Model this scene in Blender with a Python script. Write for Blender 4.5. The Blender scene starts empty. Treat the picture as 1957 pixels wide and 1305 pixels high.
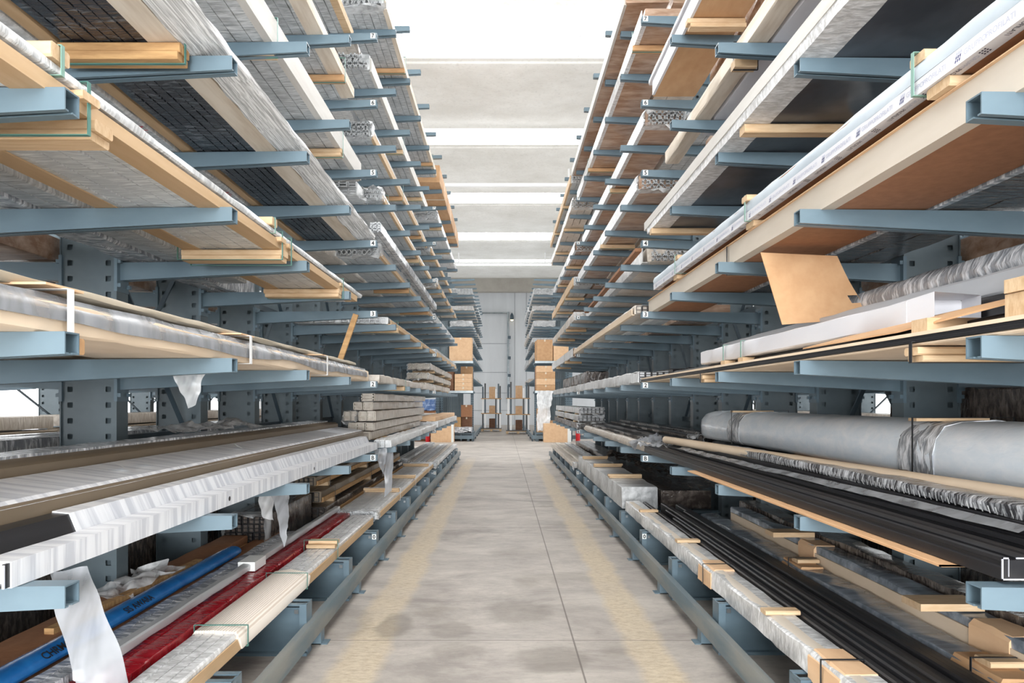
import bpy, bmesh, math, random
from mathutils import Vector, noise
R = random.Random(7)
SC = bpy.context.scene
COL = SC.collection

# ------------------------------------------------------------------ camera
F_PX, VPX, VPY, CZ = 1305.0, 961.0, 767.0, 1.62
cam = bpy.data.cameras.new('camera')
cam.sensor_width = 36.0
cam.lens = F_PX / 1957 * 36.0
cam.shift_x = (978.5 - VPX) / 1957
cam.shift_y = (VPY - 652.5) / 1957
cam.clip_start = 0.05
camo = bpy.data.objects.new('camera', cam)
camo.location = (0, 0, CZ)
camo.rotation_euler = (math.pi / 2, 0, 0)
COL.objects.link(camo)
SC.camera = camo

# ------------------------------------------------------------------ world, light, exposure
W = bpy.data.worlds.new('overcast_sky')
SC.world = W
W.use_nodes = True
W.node_tree.nodes['Background'].inputs[0].default_value = (0.97, 0.985, 1.0, 1)
W.node_tree.nodes['Background'].inputs[1].default_value = 1.0
SC.view_settings.view_transform = 'Standard'
SC.view_settings.look = 'None'
SC.view_settings.gamma = 1.0
SC.view_settings.exposure = 0.5
SC.cycles.max_bounces = 8
SC.cycles.diffuse_bounces = 5
SC.cycles.use_fast_gi = True
SC.cycles.fast_gi_method = 'ADD'
SC.cycles.ao_bounces_render = 1
W.light_settings.ao_factor = 0.07
W.light_settings.distance = 1.6
SKY_E = 8.6        # daylight coming through the roof glazing
WIN_E = 2.2         # daylight at the side windows


def area(name, loc, rot, sx, sy, power, col=(1, 1, 1)):
    l = bpy.data.lights.new(name, 'AREA')
    l.shape = 'RECTANGLE'
    l.size, l.size_y, l.energy, l.color = sx, sy, power, col
    o = bpy.data.objects.new(name, l)
    o.location, o.rotation_euler = loc, rot
    COL.objects.link(o)


# added fill light behind the camera, set as if from an unseen open gate
area('rear_fill_light', (0, -11.5, 2.6), (math.radians(90), 0, 0), 6.0, 5.0, 2300, (0.97, 0.99, 1.0))


# ------------------------------------------------------------------ materials
def srgb(*c):
    return tuple((x / 12.92 if x <= .04045 else ((x + .055) / 1.055) ** 2.4) for x in [v / 255 for v in c]) + (1,)


MATS = {}


class NT:
    def __init__(s, name):
        s.m = bpy.data.materials.new(name)
        s.m.use_nodes = True
        s.t = s.m.node_tree
        s.b = s.t.nodes['Principled BSDF']
        s.out = s.t.nodes['Material Output']
        s._co = None

    def n(s, typ, **kw):
        nd = s.t.nodes.new(typ)
        for k, v in kw.items():
            setattr(nd, k, v)
        return nd

    def l(s, a, b):
        s.t.links.new(a, b)

    def co(s):
        if s._co is None:
            s._co = s.n('ShaderNodeTexCoord').outputs['Object']
        return s._co

    def noise(s, scale=(1, 1, 1), detail=4, rough=.6, dist=0.0, rot=(0, 0, 0)):
        mp = s.n('ShaderNodeMapping')
        mp.inputs['Scale'].default_value = scale
        mp.inputs['Rotation'].default_value = rot
        s.l(s.co(), mp.inputs['Vector'])
        t = s.n('ShaderNodeTexNoise')
        t.inputs['Scale'].default_value = 1
        t.inputs['Detail'].default_value = detail
        t.inputs['Roughness'].default_value = rough
        t.inputs['Distortion'].default_value = dist
        s.l(mp.outputs[0], t.inputs['Vector'])
        return t.outputs['Fac']

    def ramp(s, fac, lo, hi, a=0.0, b=1.0):
        r = s.n('ShaderNodeMapRange')
        r.inputs['From Min'].default_value = lo
        r.inputs['From Max'].default_value = hi
        r.inputs['To Min'].default_value = a
        r.inputs['To Max'].default_value = b
        s.l(fac, r.inputs['Value'])
        return r.outputs[0]

    def mix(s, fac, a, b):
        m = s.n('ShaderNodeMix', data_type='RGBA')
        if isinstance(fac, (int, float)):
            m.inputs[0].default_value = fac
        else:
            s.l(fac, m.inputs[0])
        for i, v in ((6, a), (7, b)):
            if isinstance(v, tuple):
                m.inputs[i].default_value = v
            else:
                s.l(v, m.inputs[i])
        return m.outputs[2]

    def bump(s, h, strength=.3, dist=.01):
        b = s.n('ShaderNodeBump')
        b.inputs['Strength'].default_value = strength
        b.inputs['Distance'].default_value = dist
        s.l(h, b.inputs['Height'])
        s.l(b.outputs[0], s.b.inputs['Normal'])

    def math(s, op, a, b):
        m = s.n('ShaderNodeMath', operation=op)
        for i, v in enumerate((a, b)):
            if isinstance(v, (int, float)):
                m.inputs[i].default_value = v
            else:
                s.l(v, m.inputs[i])
        return m.outputs[0]


def mat(name, c1, c2=None, rough=.5, metal=0.0, scale=(3, 3, 3), lo=.35, hi=.7, bump=0.0, bscale=None, alpha=1.0, detail=4, spec=.5, rvar=0.0, trans=0.0, bdist=.01):
    t = NT(name)
    if c2 is None:
        c2 = c1
    f = t.noise(scale, detail)
    t.l(t.mix(t.ramp(f, lo, hi), c1, c2), t.b.inputs['Base Color'])
    t.b.inputs['Metallic'].default_value = metal
    t.b.inputs['Specular IOR Level'].default_value = spec
    if rvar:
        t.l(t.ramp(f, .3, .7, rough - rvar, rough + rvar), t.b.inputs['Roughness'])
    else:
        t.b.inputs['Roughness'].default_value = rough
    if bump:
        t.bump(t.noise(bscale or scale, 3), bump, bdist)
    if alpha < 1:
        t.b.inputs['Alpha'].default_value = alpha
    MATS[name] = t.m
    return t


def film(name, under, over, wr=(9, 55, 9), lo=.45, hi=.62, rough=.3, bump=.5, alpha=1.0, big=.5, metal=0.0):
    """wrinkled stretch film over something: streaks run across the bundle"""
    t = NT(name)
    f = t.noise(wr, 3, .6, .3)
    g = t.noise((2.2, 3.5, 2.2), 3, .6, .3, (.2, .1, .5))
    k = t.math('ADD', t.math('MULTIPLY', f, 1 - big * .5), t.math('MULTIPLY', g, big * .5))
    t.l(t.mix(t.ramp(k, lo, hi), under, over), t.b.inputs['Base Color'])
    t.b.inputs['Roughness'].default_value = rough
    t.b.inputs['Metallic'].default_value = metal
    t.b.inputs['Specular IOR Level'].default_value = .7
    t.bump(k, bump, .012)
    if alpha < 1:
        t.b.inputs['Alpha'].default_value = alpha
    MATS[name] = t.m


mat('steel', srgb(90, 109, 121), srgb(102, 122, 133), .38, scale=(2, 2, 5), rvar=.06)
mat('steel_dark', srgb(66, 80, 90), srgb(76, 92, 102), .45, scale=(2, 2, 5))
mat('steel_green', srgb(84, 97, 104), srgb(100, 113, 119), .42, scale=(2, 2, 3))
mat('rail_worn', srgb(94, 108, 115), srgb(124, 125, 121), .5, scale=(6, 1.2, 6), lo=.4, hi=.62, bump=.2)
mat('bolt', srgb(170, 175, 178), None, .3, .9)
mat('galv', srgb(150, 160, 165), srgb(180, 186, 188), .35, .7)
mat('white_label', srgb(236, 238, 236), None, .5)
mat('ink_black', srgb(25, 26, 30), None, .6)
mat('ink_blue', srgb(40, 48, 108), None, .6)
mat('ink_dark', srgb(42, 40, 62), None, .6)
mat('ink_faint', srgb(178, 182, 200), None, .6)
mat('ink_red', srgb(196, 72, 84), None, .6)
mat('wood', srgb(214, 188, 154), srgb(184, 150, 112), .65, scale=(5, 60, 26), lo=.3, hi=.75, bump=.15)
mat('wood_old', srgb(200, 160, 110), srgb(146, 106, 66), .7, scale=(4, 50, 22), lo=.35, hi=.75, bump=.2)
mat('wood_orange', srgb(196, 156, 114), srgb(168, 126, 86), .65, scale=(4, 50, 22), lo=.35, hi=.75)
mat('board', srgb(226, 214, 198), srgb(196, 178, 156), .6, scale=(14, 1.4, 14), lo=.4, hi=.72, bump=.08)
mat('board_white', srgb(204, 201, 196), srgb(190, 185, 178), .5, scale=(10, 1.2, 10), lo=.4, hi=.7)
mat('angle_tan', srgb(198, 168, 132), srgb(186, 154, 116), .6, scale=(18, 2, 18))
mat('card', srgb(200, 160, 120), srgb(186, 144, 104), .7, scale=(8, 3, 8), bump=.03)
mat('card_light', srgb(226, 190, 152), srgb(214, 174, 136), .7, scale=(8, 3, 8))
mat('card_brown', srgb(158, 112, 80), srgb(142, 98, 68), .7, scale=(20, 20, 20), detail=6)
mat('card_pale', srgb(226, 206, 182), srgb(214, 192, 166), .65, scale=(5, 1.5, 5))
mat('card_cream', srgb(206, 196, 183), srgb(194, 183, 168), .6, scale=(5, 1, 5))
mat('card_dark', srgb(120, 84, 62), srgb(100, 68, 48), .7, scale=(8, 3, 8))
mat('tape', srgb(224, 212, 190), srgb(210, 196, 172), .35)
mat('white_card', srgb(216, 216, 220), srgb(206, 206, 212), .4, scale=(4, 1, 4))
mat('foam', srgb(188, 198, 206), srgb(170, 182, 192), .4, scale=(6, 3, 6), bump=.15)
mat('strap_green', srgb(66, 112, 104), srgb(90, 140, 130), .4)
mat('strap_white', srgb(228, 228, 228), None, .4)
mat('strap_pale', srgb(120, 156, 144), None, .4)
mat('strap_black', srgb(32, 34, 38), None, .4)
mat('black_alu', srgb(30, 30, 33), srgb(40, 40, 43), .35, .1, scale=(20, 1, 20))
mat('black_alu2', srgb(52, 50, 51), srgb(62, 60, 60), .4, .1, scale=(20, 1, 20))
mat('cut_alu', srgb(214, 216, 228), None, .35, .4)
mat('alu', srgb(206, 208, 210), srgb(186, 188, 190), .35, .25, scale=(8, 1, 8))
mat('alu_warm', srgb(205, 198, 186), srgb(178, 170, 158), .4, .15, scale=(8, 1, 8))
mat('taupe', srgb(124, 110, 92), srgb(112, 99, 82), .45, .1, scale=(8, .6, 8))
mat('taupe_light', srgb(184, 172, 152), None, .45, .05)
mat('grey_paint', srgb(176, 178, 182), srgb(166, 168, 172), .4, scale=(4, .6, 4))
film('film_white', srgb(196, 198, 200), srgb(238, 240, 241), bump=.6)
film('film_grey', srgb(150, 152, 154), srgb(222, 224, 225), lo=.4, hi=.66, bump=.7)
film('film_beige', srgb(180, 168, 154), srgb(226, 219, 210), lo=.42, hi=.66, bump=.6)
film('film_dark', srgb(44, 46, 52), srgb(120, 124, 130), (10, 42, 10), .5, .72, .22, .8)
film('film_sheet', srgb(54, 59, 67), srgb(86, 92, 101), (4, 3, 30), .42, .72, .3, .35)
film('film_black', srgb(30, 30, 33), srgb(190, 192, 194), (12, 46, 12), .55, .72, .2, .9)
film('film_glitter', srgb(62, 62, 66), srgb(214, 216, 220), (14, 60, 14), .43, .62, .18, .8)
film('film_brown', srgb(150, 116, 92), srgb(196, 168, 146), (3, 10, 14), .4, .68, .25, .5)
film('film_foil', srgb(150, 154, 160), srgb(236, 238, 242), (10, 34, 10), .45, .6, .18, 1.0)
film('film_slate', srgb(108, 116, 126), srgb(166, 174, 183), (4, 14, 12), .42, .72, .14, .35)
film('film_silver', srgb(228, 238, 247), srgb(244, 248, 253), (2.5, 8, 16), .4, .68, .22, .3)
film('film_umber', srgb(66, 58, 54), srgb(128, 118, 110), (10, 32, 12), .45, .7, .18, .9)
film('film_clearwrap', srgb(190, 190, 190), srgb(236, 237, 238), (16, 38, 16), .4, .66, .18, .5, big=.35)
film('film_streak', srgb(172, 172, 172), srgb(244, 244, 244), (150, 1.6, 150), .4, .6, .25, .5, big=.1)
film('wrap_stripe', srgb(190, 193, 200), srgb(220, 222, 226), (1.2, 20, 1.2), .44, .56, .35, .25, big=.1)
film('wrap_red', srgb(140, 14, 28), srgb(170, 52, 62), (8, 24, 12), .45, .8, .14, .8)
film('wrap_blue', srgb(20, 96, 168), srgb(42, 128, 200), (4, 6, 8), .35, .7, .22, .5)
film('wrap_bluebag', srgb(70, 100, 150), srgb(170, 190, 220), (6, 14, 12), .45, .7, .22, .8)


def film_sheet_mat(name, alpha, col):
    t = NT(name)
    f = t.noise((9, 9, 3), 3, .5, .6)
    t.b.inputs['Base Color'].default_value = col
    t.b.inputs['Roughness'].default_value = .25
    t.bump(f, .35, .012)
    t.l(t.ramp(f, .35, .65, alpha - .25, min(1, alpha + .25)), t.b.inputs['Alpha'])
    MATS[name] = t.m


film_sheet_mat('sheet_clear', .55, srgb(236, 238, 240))
film_sheet_mat('sheet_bright', .9, srgb(228, 230, 232))
film_sheet_mat('sheet_white', .74, srgb(152, 155, 160))

# corrugated cream board: fine flutes running along the bundle
t = NT('corrugated')
wv = t.n('ShaderNodeTexWave', wave_type='BANDS', bands_direction='X')
wv.inputs['Scale'].default_value = 22
wv.inputs['Distortion'].default_value = .4
t.l(t.co(), wv.inputs['Vector'])
t.l(t.mix(wv.outputs['Fac'], srgb(206, 192, 178), srgb(236, 228, 218)), t.b.inputs['Base Color'])
t.b.inputs['Roughness'].default_value = .8
t.bump(wv.outputs['Fac'], .5, .004)
MATS['corrugated'] = t.m

# concrete floor
t = NT('floor_concrete')
big = t.noise((.35, .5, 1), 5, .65)
streak = t.noise((1.0, 2.1, 1), 7, .72, .4)
fine = t.noise((16, 30, 1), 5, .75)
spot = t.noise((.9, 1.3, 1), 3, .5, .6)
base = t.mix(t.ramp(streak, .36, .64), srgb(134, 127, 122), srgb(184, 177, 169))
base = t.mix(t.ramp(big, .4, .66, 0, .5), base, srgb(194, 188, 180))
base = t.mix(t.ramp(fine, .5, .7, 0, .35), base, srgb(128, 121, 116))
base = t.mix(t.ramp(spot, .60, .70, 0, .42), base, srgb(126, 118, 106))
sx = t.n('ShaderNodeSeparateXYZ')
t.l(t.co(), sx.inputs[0])
wob = t.math('MULTIPLY', t.math('SUBTRACT', t.noise((.5, 1.3, 1), 5, .75), .5), .22)
xw = t.math('ADD', sx.outputs[0], wob)


def band(x0, x1, soft):
    a = t.ramp(xw, x0 - soft, x0 + soft)
    b = t.ramp(xw, x1 - soft, x1 + soft, 1, 0)
    return t.math('MULTIPLY', a, b)


tyre = t.math('ADD', band(.82, 1.08, .035), band(-1.04, -.76, .035))
tyre = t.math('MULTIPLY', tyre, t.ramp(t.noise((1.2, .8, 1), 4), .25, .6, .55, .95))
tyre = t.math('MULTIPLY', tyre, t.ramp(sx.outputs[1], 17, 20, 1, 0))
base = t.mix(tyre, base, t.mix(t.ramp(fine, .4, .65), srgb(202, 188, 164), srgb(172, 156, 132)))


# oil and damp stains with their own outline
wv_ = t.math('MULTIPLY', t.math('SUBTRACT', t.noise((3, 3, 1), 4, .6), .5), .9)
for (cx_, cy_, rx_, ry_, k_) in ((-.78, 4.95, .13, .30, .5), (.12, 5.25, .30, .28, .42), (-.37, 4.85, .16, .18, .35), (.30, 4.3, .26, .22, .4), (-1.15, 4.95, .2, .4, .3), (-.3, 4.45, .2, .15, .3), (.2, 7.3, .4, .3, .25)):
    dx_ = t.math('DIVIDE', t.math('SUBTRACT', sx.outputs[0], cx_), rx_)
    dy_ = t.math('DIVIDE', t.math('SUBTRACT', sx.outputs[1], cy_), ry_)
    dd_ = t.math('ADD', t.math('SQRT', t.math('ADD', t.math('MULTIPLY', dx_, dx_), t.math('MULTIPLY', dy_, dy_)), 0), wv_)
    base = t.mix(t.ramp(dd_, .75, 1.1, k_, 0), base, srgb(104, 96, 88))


def joint(o, pos, w):
    d = t.math('ABSOLUTE', t.math('SUBTRACT', o, pos), 0)
    return t.ramp(d, w, w * 1.8, 1, 0)


j = t.math('MAXIMUM', joint(sx.outputs[0], .479, .004), joint(sx.outputs[1], 4.63, .003))
for yy in (8.75, 12.9, 17.0, 21.2):
    j = t.math('MAXIMUM', j, joint(sx.outputs[1], yy, .004))
base = t.mix(t.math('MULTIPLY', j, .75), base, srgb(84, 76, 70))
t.l(base, t.b.inputs['Base Color'])
t.b.inputs['Roughness'].default_value = .55
t.bump(fine, .08, .004)
MATS['floor_concrete'] = t.m

# roof concrete and wall concrete
t = NT('roof_concrete')
c = t.mix(t.ramp(t.noise((.5, .5, .5), 6, .7), .35, .65), srgb(222, 220, 214), srgb(240, 239, 235))
c = t.mix(t.ramp(t.noise((12, 12, 12), 3), .55, .7, 0, .3), c, srgb(190, 188, 182))
t.l(c, t.b.inputs['Base Color'])
t.b.inputs['Roughness'].default_value = .8
MATS['roof_concrete'] = t.m
mat('beam_concrete', srgb(176, 172, 164), srgb(160, 155, 146), .8, scale=(1, 1, 1))
mat('wall_grey', srgb(196, 199, 202), srgb(204, 207, 210), .6, scale=(2, 2, .3))
mat('wall_line', srgb(120, 124, 128), None, .6)
mat('white_paint', srgb(240, 240, 240), None, .5)
mat('glaze_bar', srgb(205, 207, 210), None, .5)


def emis(name, col, e):
    t = NT(name)
    t.b.inputs['Base Color'].default_value = (.8, .8, .8, 1)
    t.b.inputs['Emission Color'].default_value = col
    t.b.inputs['Emission Strength'].default_value = e
    MATS[name] = t.m


emis('skylight_glass', (1, 1, 1, 1), SKY_E)
emis('window_glass', (.95, .98, 1, 1), WIN_E)
emis('lamp_glow', (1, .75, .4, 1), 2.0)
mat('red_paint', srgb(200, 30, 40), None, .35)
mat('yellow_paint', srgb(240, 205, 60), None, .5)


# ------------------------------------------------------------------ mesh builder
class MB:
    def __init__(s):
        s.v, s.f, s.m = [], [], []

    def add(s, vs, fs, mi=0):
        o = len(s.v)
        s.v += [tuple(v) for v in vs]
        s.f += [tuple(i + o for i in f) for f in fs]
        s.m += [mi] * len(fs)
        return s

    def box(s, x0, x1, y0, y1, z0, z1, mi=0):
        vs = [(x, y, z) for x in (x0, x1) for y in (y0, y1) for z in (z0, z1)]
        return s.add(vs, [(0, 1, 3, 2), (4, 6, 7, 5), (0, 4, 5, 1), (2, 3, 7, 6), (0, 2, 6, 4), (1, 5, 7, 3)], mi)

    def loft(s, rings, mi=0, caps=True, closed=True):
        n = len(rings[0])
        vs = [p for r in rings for p in r]
        fs = []
        for a in range(len(rings) - 1):
            for i in range(n if closed else n - 1):
                k = (i + 1) % n
                fs.append((a * n + i, a * n + k, (a + 1) * n + k, (a + 1) * n + i))
        if caps:
            fs.append(tuple(range(n)))
            fs.append(tuple((len(rings) - 1) * n + i for i in range(n)))
        return s.add(vs, fs, mi)

    def ext(s, poly, y0, y1, mi=0, n=1, jit=0.0, caps=True):
        """(x,z) section drawn along Y"""
        rings = []
        for a in range(n + 1):
            y = y0 + (y1 - y0) * a / n
            rings.append([(x + R.uniform(-jit, jit), y, z + R.uniform(-jit, jit)) for x, z in poly])
        return s.loft(rings, mi, caps)

    def extx(s, poly, x0, x1, mi=0):
        """(y,z) section drawn along X"""
        return s.loft([[(x, y, z) for y, z in poly] for x in (x0, x1)], mi)

    def bar(s, p, q, w, h, mi=0):
        """rectangular stick from p to q"""
        p, q = Vector(p), Vector(q)
        d = (q - p).normalized()
        up = Vector((0, 0, 1)) if abs(d.z) < .9 else Vector((0, 1, 0))
        a = d.cross(up).normalized() * w / 2
        b = a.cross(d).normalized() * h / 2
        return s.loft([[c + a + b, c - a + b, c - a - b, c + a - b] for c in (p, q)], mi)

    def tube(s, pts, r, n=10, mi=0, caps=True):
        pts = [Vector(p) for p in pts]
        rings = []
        for i, p in enumerate(pts):
            d = (pts[min(i + 1, len(pts) - 1)] - pts[max(i - 1, 0)]).normalized()
            up = Vector((0, 0, 1)) if abs(d.z) < .9 else Vector((1, 0, 0))
            a = d.cross(up).normalized()
            b = d.cross(a).normalized()
            rr = r[i] if isinstance(r, (list, tuple)) else r
            rings.append([p + (a * math.cos(t) + b * math.sin(t)) * rr for t in [2 * math.pi * k / n for k in range(n)]])
        return s.loft(rings, mi, caps)

    def build(s, name, mats, parent=None, loc=None, ang=.6, off=(0, 0, 0)):
        me = bpy.data.meshes.new(name)
        me.from_pydata([(v[0] - off[0], v[1] - off[1], v[2] - off[2]) for v in s.v], [], s.f)
        for m in ([mats] if isinstance(mats, str) else mats):
            me.materials.append(MATS[m])
        me.polygons.foreach_set('material_index', s.m)
        bm = bmesh.new()
        bm.from_mesh(me)
        bmesh.ops.recalc_face_normals(bm, faces=bm.faces)
        bm.to_mesh(me)
        bm.free()
        if ang:
            me.polygons.foreach_set('use_smooth', [True] * len(me.polygons))
            me.set_sharp_from_angle(angle=ang)
        o = bpy.data.objects.new(name, me)
        COL.objects.link(o)
        if parent:
            o.parent = parent
        if loc:
            o.location = loc
        return o


def link_copy(src, name, parent, loc):
    o = bpy.data.objects.new(name, src)
    COL.objects.link(o)
    o.parent = parent
    o.location = loc
    return o


LABELS = set()


def tag(o, label, cat, group=None, kind=None):
    if label in LABELS:
        print('DUPLICATE LABEL', label)
    n = len(label.split())
    if not 4 <= n <= 16:
        print('LABEL LENGTH', n, label)
    LABELS.add(label)
    o['label'], o['category'] = label, cat
    if group:
        o['group'] = group
    if kind:
        o['kind'] = kind
    return o


def thing(name, label, cat, loc, group=None):
    o = bpy.data.objects.new(name, None)
    COL.objects.link(o)
    o.location = loc
    o.empty_display_size = .1
    return tag(o, label, cat, group)


def struct(o):
    o['kind'] = 'structure'
    return o


FONT_CACHE = {}


def text_faces(s, size, bold=0.0):
    """flat letter outlines as (verts2d, faces)"""
    if (s, size, bold) not in FONT_CACHE:
        cu = bpy.data.curves.new('t', 'FONT')
        cu.body, cu.size, cu.resolution_u, cu.offset = s, size, 3, bold
        ob = bpy.data.objects.new('t', cu)
        COL.objects.link(ob)
        bpy.context.view_layer.update()
        dg = bpy.context.evaluated_depsgraph_get()
        me = bpy.data.meshes.new_from_object(ob.evaluated_get(dg))
        FONT_CACHE[(s, size, bold)] = ([v.co.to_2d() for v in me.vertices], [tuple(p.vertices) for p in me.polygons])
        bpy.data.objects.remove(ob)
        bpy.data.curves.remove(cu)
        bpy.data.meshes.remove(me)
    return FONT_CACHE[(s, size, bold)]


def put_text(mb, s, size, org, right, up, mi, center=False, bold=0.0):
    vs, fs = text_faces(s, size, bold)
    org, right, up = Vector(org), Vector(right), Vector(up)
    if center:
        xs = [v.x for v in vs]
        ys = [v.y for v in vs]
        org = org - right * (max(xs) + min(xs)) / 2 - up * (max(ys) + min(ys)) / 2
    mb.add([org + right * v.x + up * v.y for v in vs], fs, mi)


# ------------------------------------------------------------------ setting: floor, roof, walls
struct(MB().box(-9.2, 9.2, -12.5, 47.2, -.2, 0).build('floor', 'floor_concrete'))

roof = MB()
glass = MB()
bars = MB()
ZT = CZ + 8.6
for i in range(-4, 5):
    y0 = 14.8 + 6.5 * i
    lowz = ZT - .68 if i <= 0 else ZT - .3
    yl = y0 + (.85 if i <= 0 else .65)
    glass.add([(-9, y0, ZT), (9, y0, ZT), (9, yl, lowz), (-9, yl, lowz)], [(0, 1, 2, 3)])
    for k in range(-9, 10):
        bars.bar((k * 1.0 - .27, y0, ZT - .012), (k * 1.0 - .27, yl, lowz - .012), .02, .02)
    # concrete shell behind the glazing, rising to a rounded nose under the next one
    y2 = y0 + 6.5
    prof = [(yl, lowz + .02), (yl + .01, lowz - .05), (yl + .14, lowz - .06), (yl + .16, lowz - .10)]
    za, zb = lowz - .11, ZT - .16
    for q in range(11):
        u = q / 10
        prof.append((yl + .2 + u * (y2 - yl - .55), za + (zb - za) * u - .10 * math.sin(u * math.pi)))
    prof += [(y2 - .25, zb - .02), (y2 - .15, zb + .0), (y2 - .08, zb + .05), (y2 - .03, zb + .11), (y2, ZT)]
    rings = [[(x, y, z) for y, z in prof] for x in (-9, 9)]
    roof.loft(rings, 0, False, False)
    roof.box(-9, 9, yl + .3, y2 - .1, ZT + .35, ZT + .45)
    roof.box(-9, 9, y2 - .3, y2 - .01, ZT + .0, ZT + .1)
struct(roof.build('ceiling', 'roof_concrete'))
struct(glass.build('window_1', 'skylight_glass', ang=0))
struct(bars.build('trim_1', 'glaze_bar', ang=0))

w = MB().box(-9.2, 9.2, 47.0, 47.3, 0, 11)
struct(w.build('wall_far', 'wall_grey'))
w = MB().box(-9.2, 9.2, 46.4, 46.98, 9.09, 11)
struct(w.build('trim_2', 'beam_concrete'))
w = MB()
for x in (-2.2, .82, 1.62, 3.8):
    w.box(x - .012, x + .012, 46.985, 47.0, 0, 9.1)
for z in (1.0, 2.2, 3.62, 5.6):
    w.box(-4, .5, 46.985, 47.0, z - .012, z + .012)
struct(w.build('trim_3', 'wall_line'))
for sd, nm in ((-1, 'left'), (1, 'right')):
    w = MB()
    a, b = (sd * 9.0, sd * 9.2)
    w.box(min(a, b), max(a, b), -12.5, 47.3, 0, .9)
    w.box(min(a, b), max(a, b), -12.5, 47.3, 3.0, 10.8)
    for k in range(12):
        w.box(min(a, b), max(a, b), -12.5 + k * 5.4, -12.1 + k * 5.4, .9, 3.0)
    struct(w.build('wall_' + nm, 'wall_grey'))
    g = MB().box(sd * 9.12 - .01, sd * 9.12 + .01, -12.5, 47.3, .9, 3.0)
    struct(g.build('window_2' if sd < 0 else 'window_3', 'window_glass', ang=0))
w = MB()
w.box(-9.2, -4.1, -12.7, -12.5, 0, 10.8).box(4.1, 9.2, -12.7, -12.5, 0, 10.8).box(-4.1, 4.1, -12.7, -12.5, 5.4, 10.8)
struct(w.build('wall_rear', 'wall_grey'))

# white service pipes hung under two roof beams
for q, yy in enumerate((23.3, 36.4)):
    nm = ('nearer', 'farther')[q]
    pt = thing('ceiling_pipe', f'{nm} of the two white pipes hung across below the concrete roof', 'pipe', (0, yy, 9.0), 'white roof pipes')
    MB().tube([(-6, 0, 0), (6, 0, 0)], .07, 10).build('pipe', 'white_paint', pt)
    for x in (-2.35, -.05 + 2.3):
        MB().box(x - .03, x + .03, -.03, .03, .05, .55).build('hanger', 'white_paint', pt)
# wall pipe and lamp on the far wall
pt = thing('wall_pipe', 'grey pipe running across and down the far wall', 'pipe', (.36, 46.8, 0))
MB().tube([(-1.8, 0, 7.68), (0, 0, 7.68)], .06, 8).build('horizontal_run', 'galv', pt)
MB().tube([(0, 0, 7.75), (0, 0, 1.5)], .075, 8).build('vertical_run', 'galv', pt)
for z in (2.7, 3.4, 4.6, 6.0):
    MB().box(-.02, .18, -.1, .1, z - .1, z + .1).build('junction_box', 'steel_dark', pt)
lm = thing('wall_lamp', 'round amber lamp beside the pipe high on the far wall', 'lamp', (.62, 46.7, 7.38))
MB().tube([(0, .25, .25), (0, .1, .3), (0, 0, .25)], .03, 8).build('bracket', 'steel_dark', lm)
MB().tube([(0, 0, .25), (0, 0, .12), (0, 0, -.1), (0, 0, -.2)], [.05, .12, .14, .06], 12).build('lamp_shade', 'steel_dark', lm)
MB().tube([(0, 0, -.18), (0, 0, -.26)], [.11, .04], 12).build('bulb', 'lamp_glow', lm)

# ------------------------------------------------------------------ cantilever racks
PITCH = 1.2
LV = {-1: [.33, 1.094, 1.82, 2.516, 3.213, 3.91, 4.60, 5.26, 5.95, 6.65],
      1: [.33, 1.085, 1.81, 2.512, 3.216, 3.915, 4.61, 5.44, 5.94, 6.60]}
TIP = {-1: 1.248, 1: 1.378}
ROOT = {-1: 2.455, 1: 2.56}
NEAR0 = {-1: 1.945, 1: 1.965}
DEPTH = .33
BACK = 1.2


def arm_mesh(sd, length, name):
    """C-shaped tapered arm: tip at x=0 (towards the aisle), root at x=-sd*... ; y=0 is the near wall, z=0 the top at the tip"""
    def sec(h, w=.068, t=.005):
        return [(.018, -h), (0, -h), (0, 0), (w, 0), (w, -h), (w - .034, -h), (w - .034, -h + t), (w - t, -h + t), (w - t, -t), (t, -t), (t, -h + t), (.018, -h + t)]
    mb = MB()
    rings = []
    for u in (0, .5, 1):
        h = .064 + (.115 - .064) * u
        rings.append([(sd * length * u, y, z - .012 * u) for y, z in sec(h)])
    mb.loft(rings)
    x0, x1 = sorted((sd * (length - .004), sd * (length + .0)))
    mb.box(min(sd * (length - .02), sd * length), max(sd * (length - .02), sd * length), -.035, .10, -.20, .03)
    for z in (-.16, -.01):
        for y in (-.02, .085):
            mb.box(min(sd * (length - .04), sd * (length - .02)), max(sd * (length - .04), sd * (length - .02)), y - .012, y + .012, z - .012, z + .012)
    o = mb.build(name, 'steel')
    me = o.data
    bpy.data.objects.remove(o)
    return me


def upright_mesh(h):
    """box column: perforated near web, plain flanges; x centred on 0, y from 0"""
    mb = MB()
    xs = [-.18, -.138, -.104, .104, .138, .18]
    zs = [0.0]
    z = .08
    while z + .04 < h:
        zs += [z, z + .034]
        z += .1
    zs.append(h)
    vs = [(x, 0, z) for z in zs for x in xs]
    fs = []
    n = len(xs)
    for a in range(len(zs) - 1):
        for i in range(n - 1):
            if a % 2 == 1 and i in (1, 3):
                continue
            fs.append((a * n + i, a * n + i + 1, (a + 1) * n + i + 1, (a + 1) * n + i))
    mb.add(vs, fs)
    mb.box(-.18, .18, .03, .10, 0, h)
    for x in (-.18, .172):
        mb.box(x, x + .008, -.012, .12, 0, h)
    o = mb.build('upright', 'steel_green', ang=0)
    me = o.data
    bpy.data.objects.remove(o)
    return me


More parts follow.
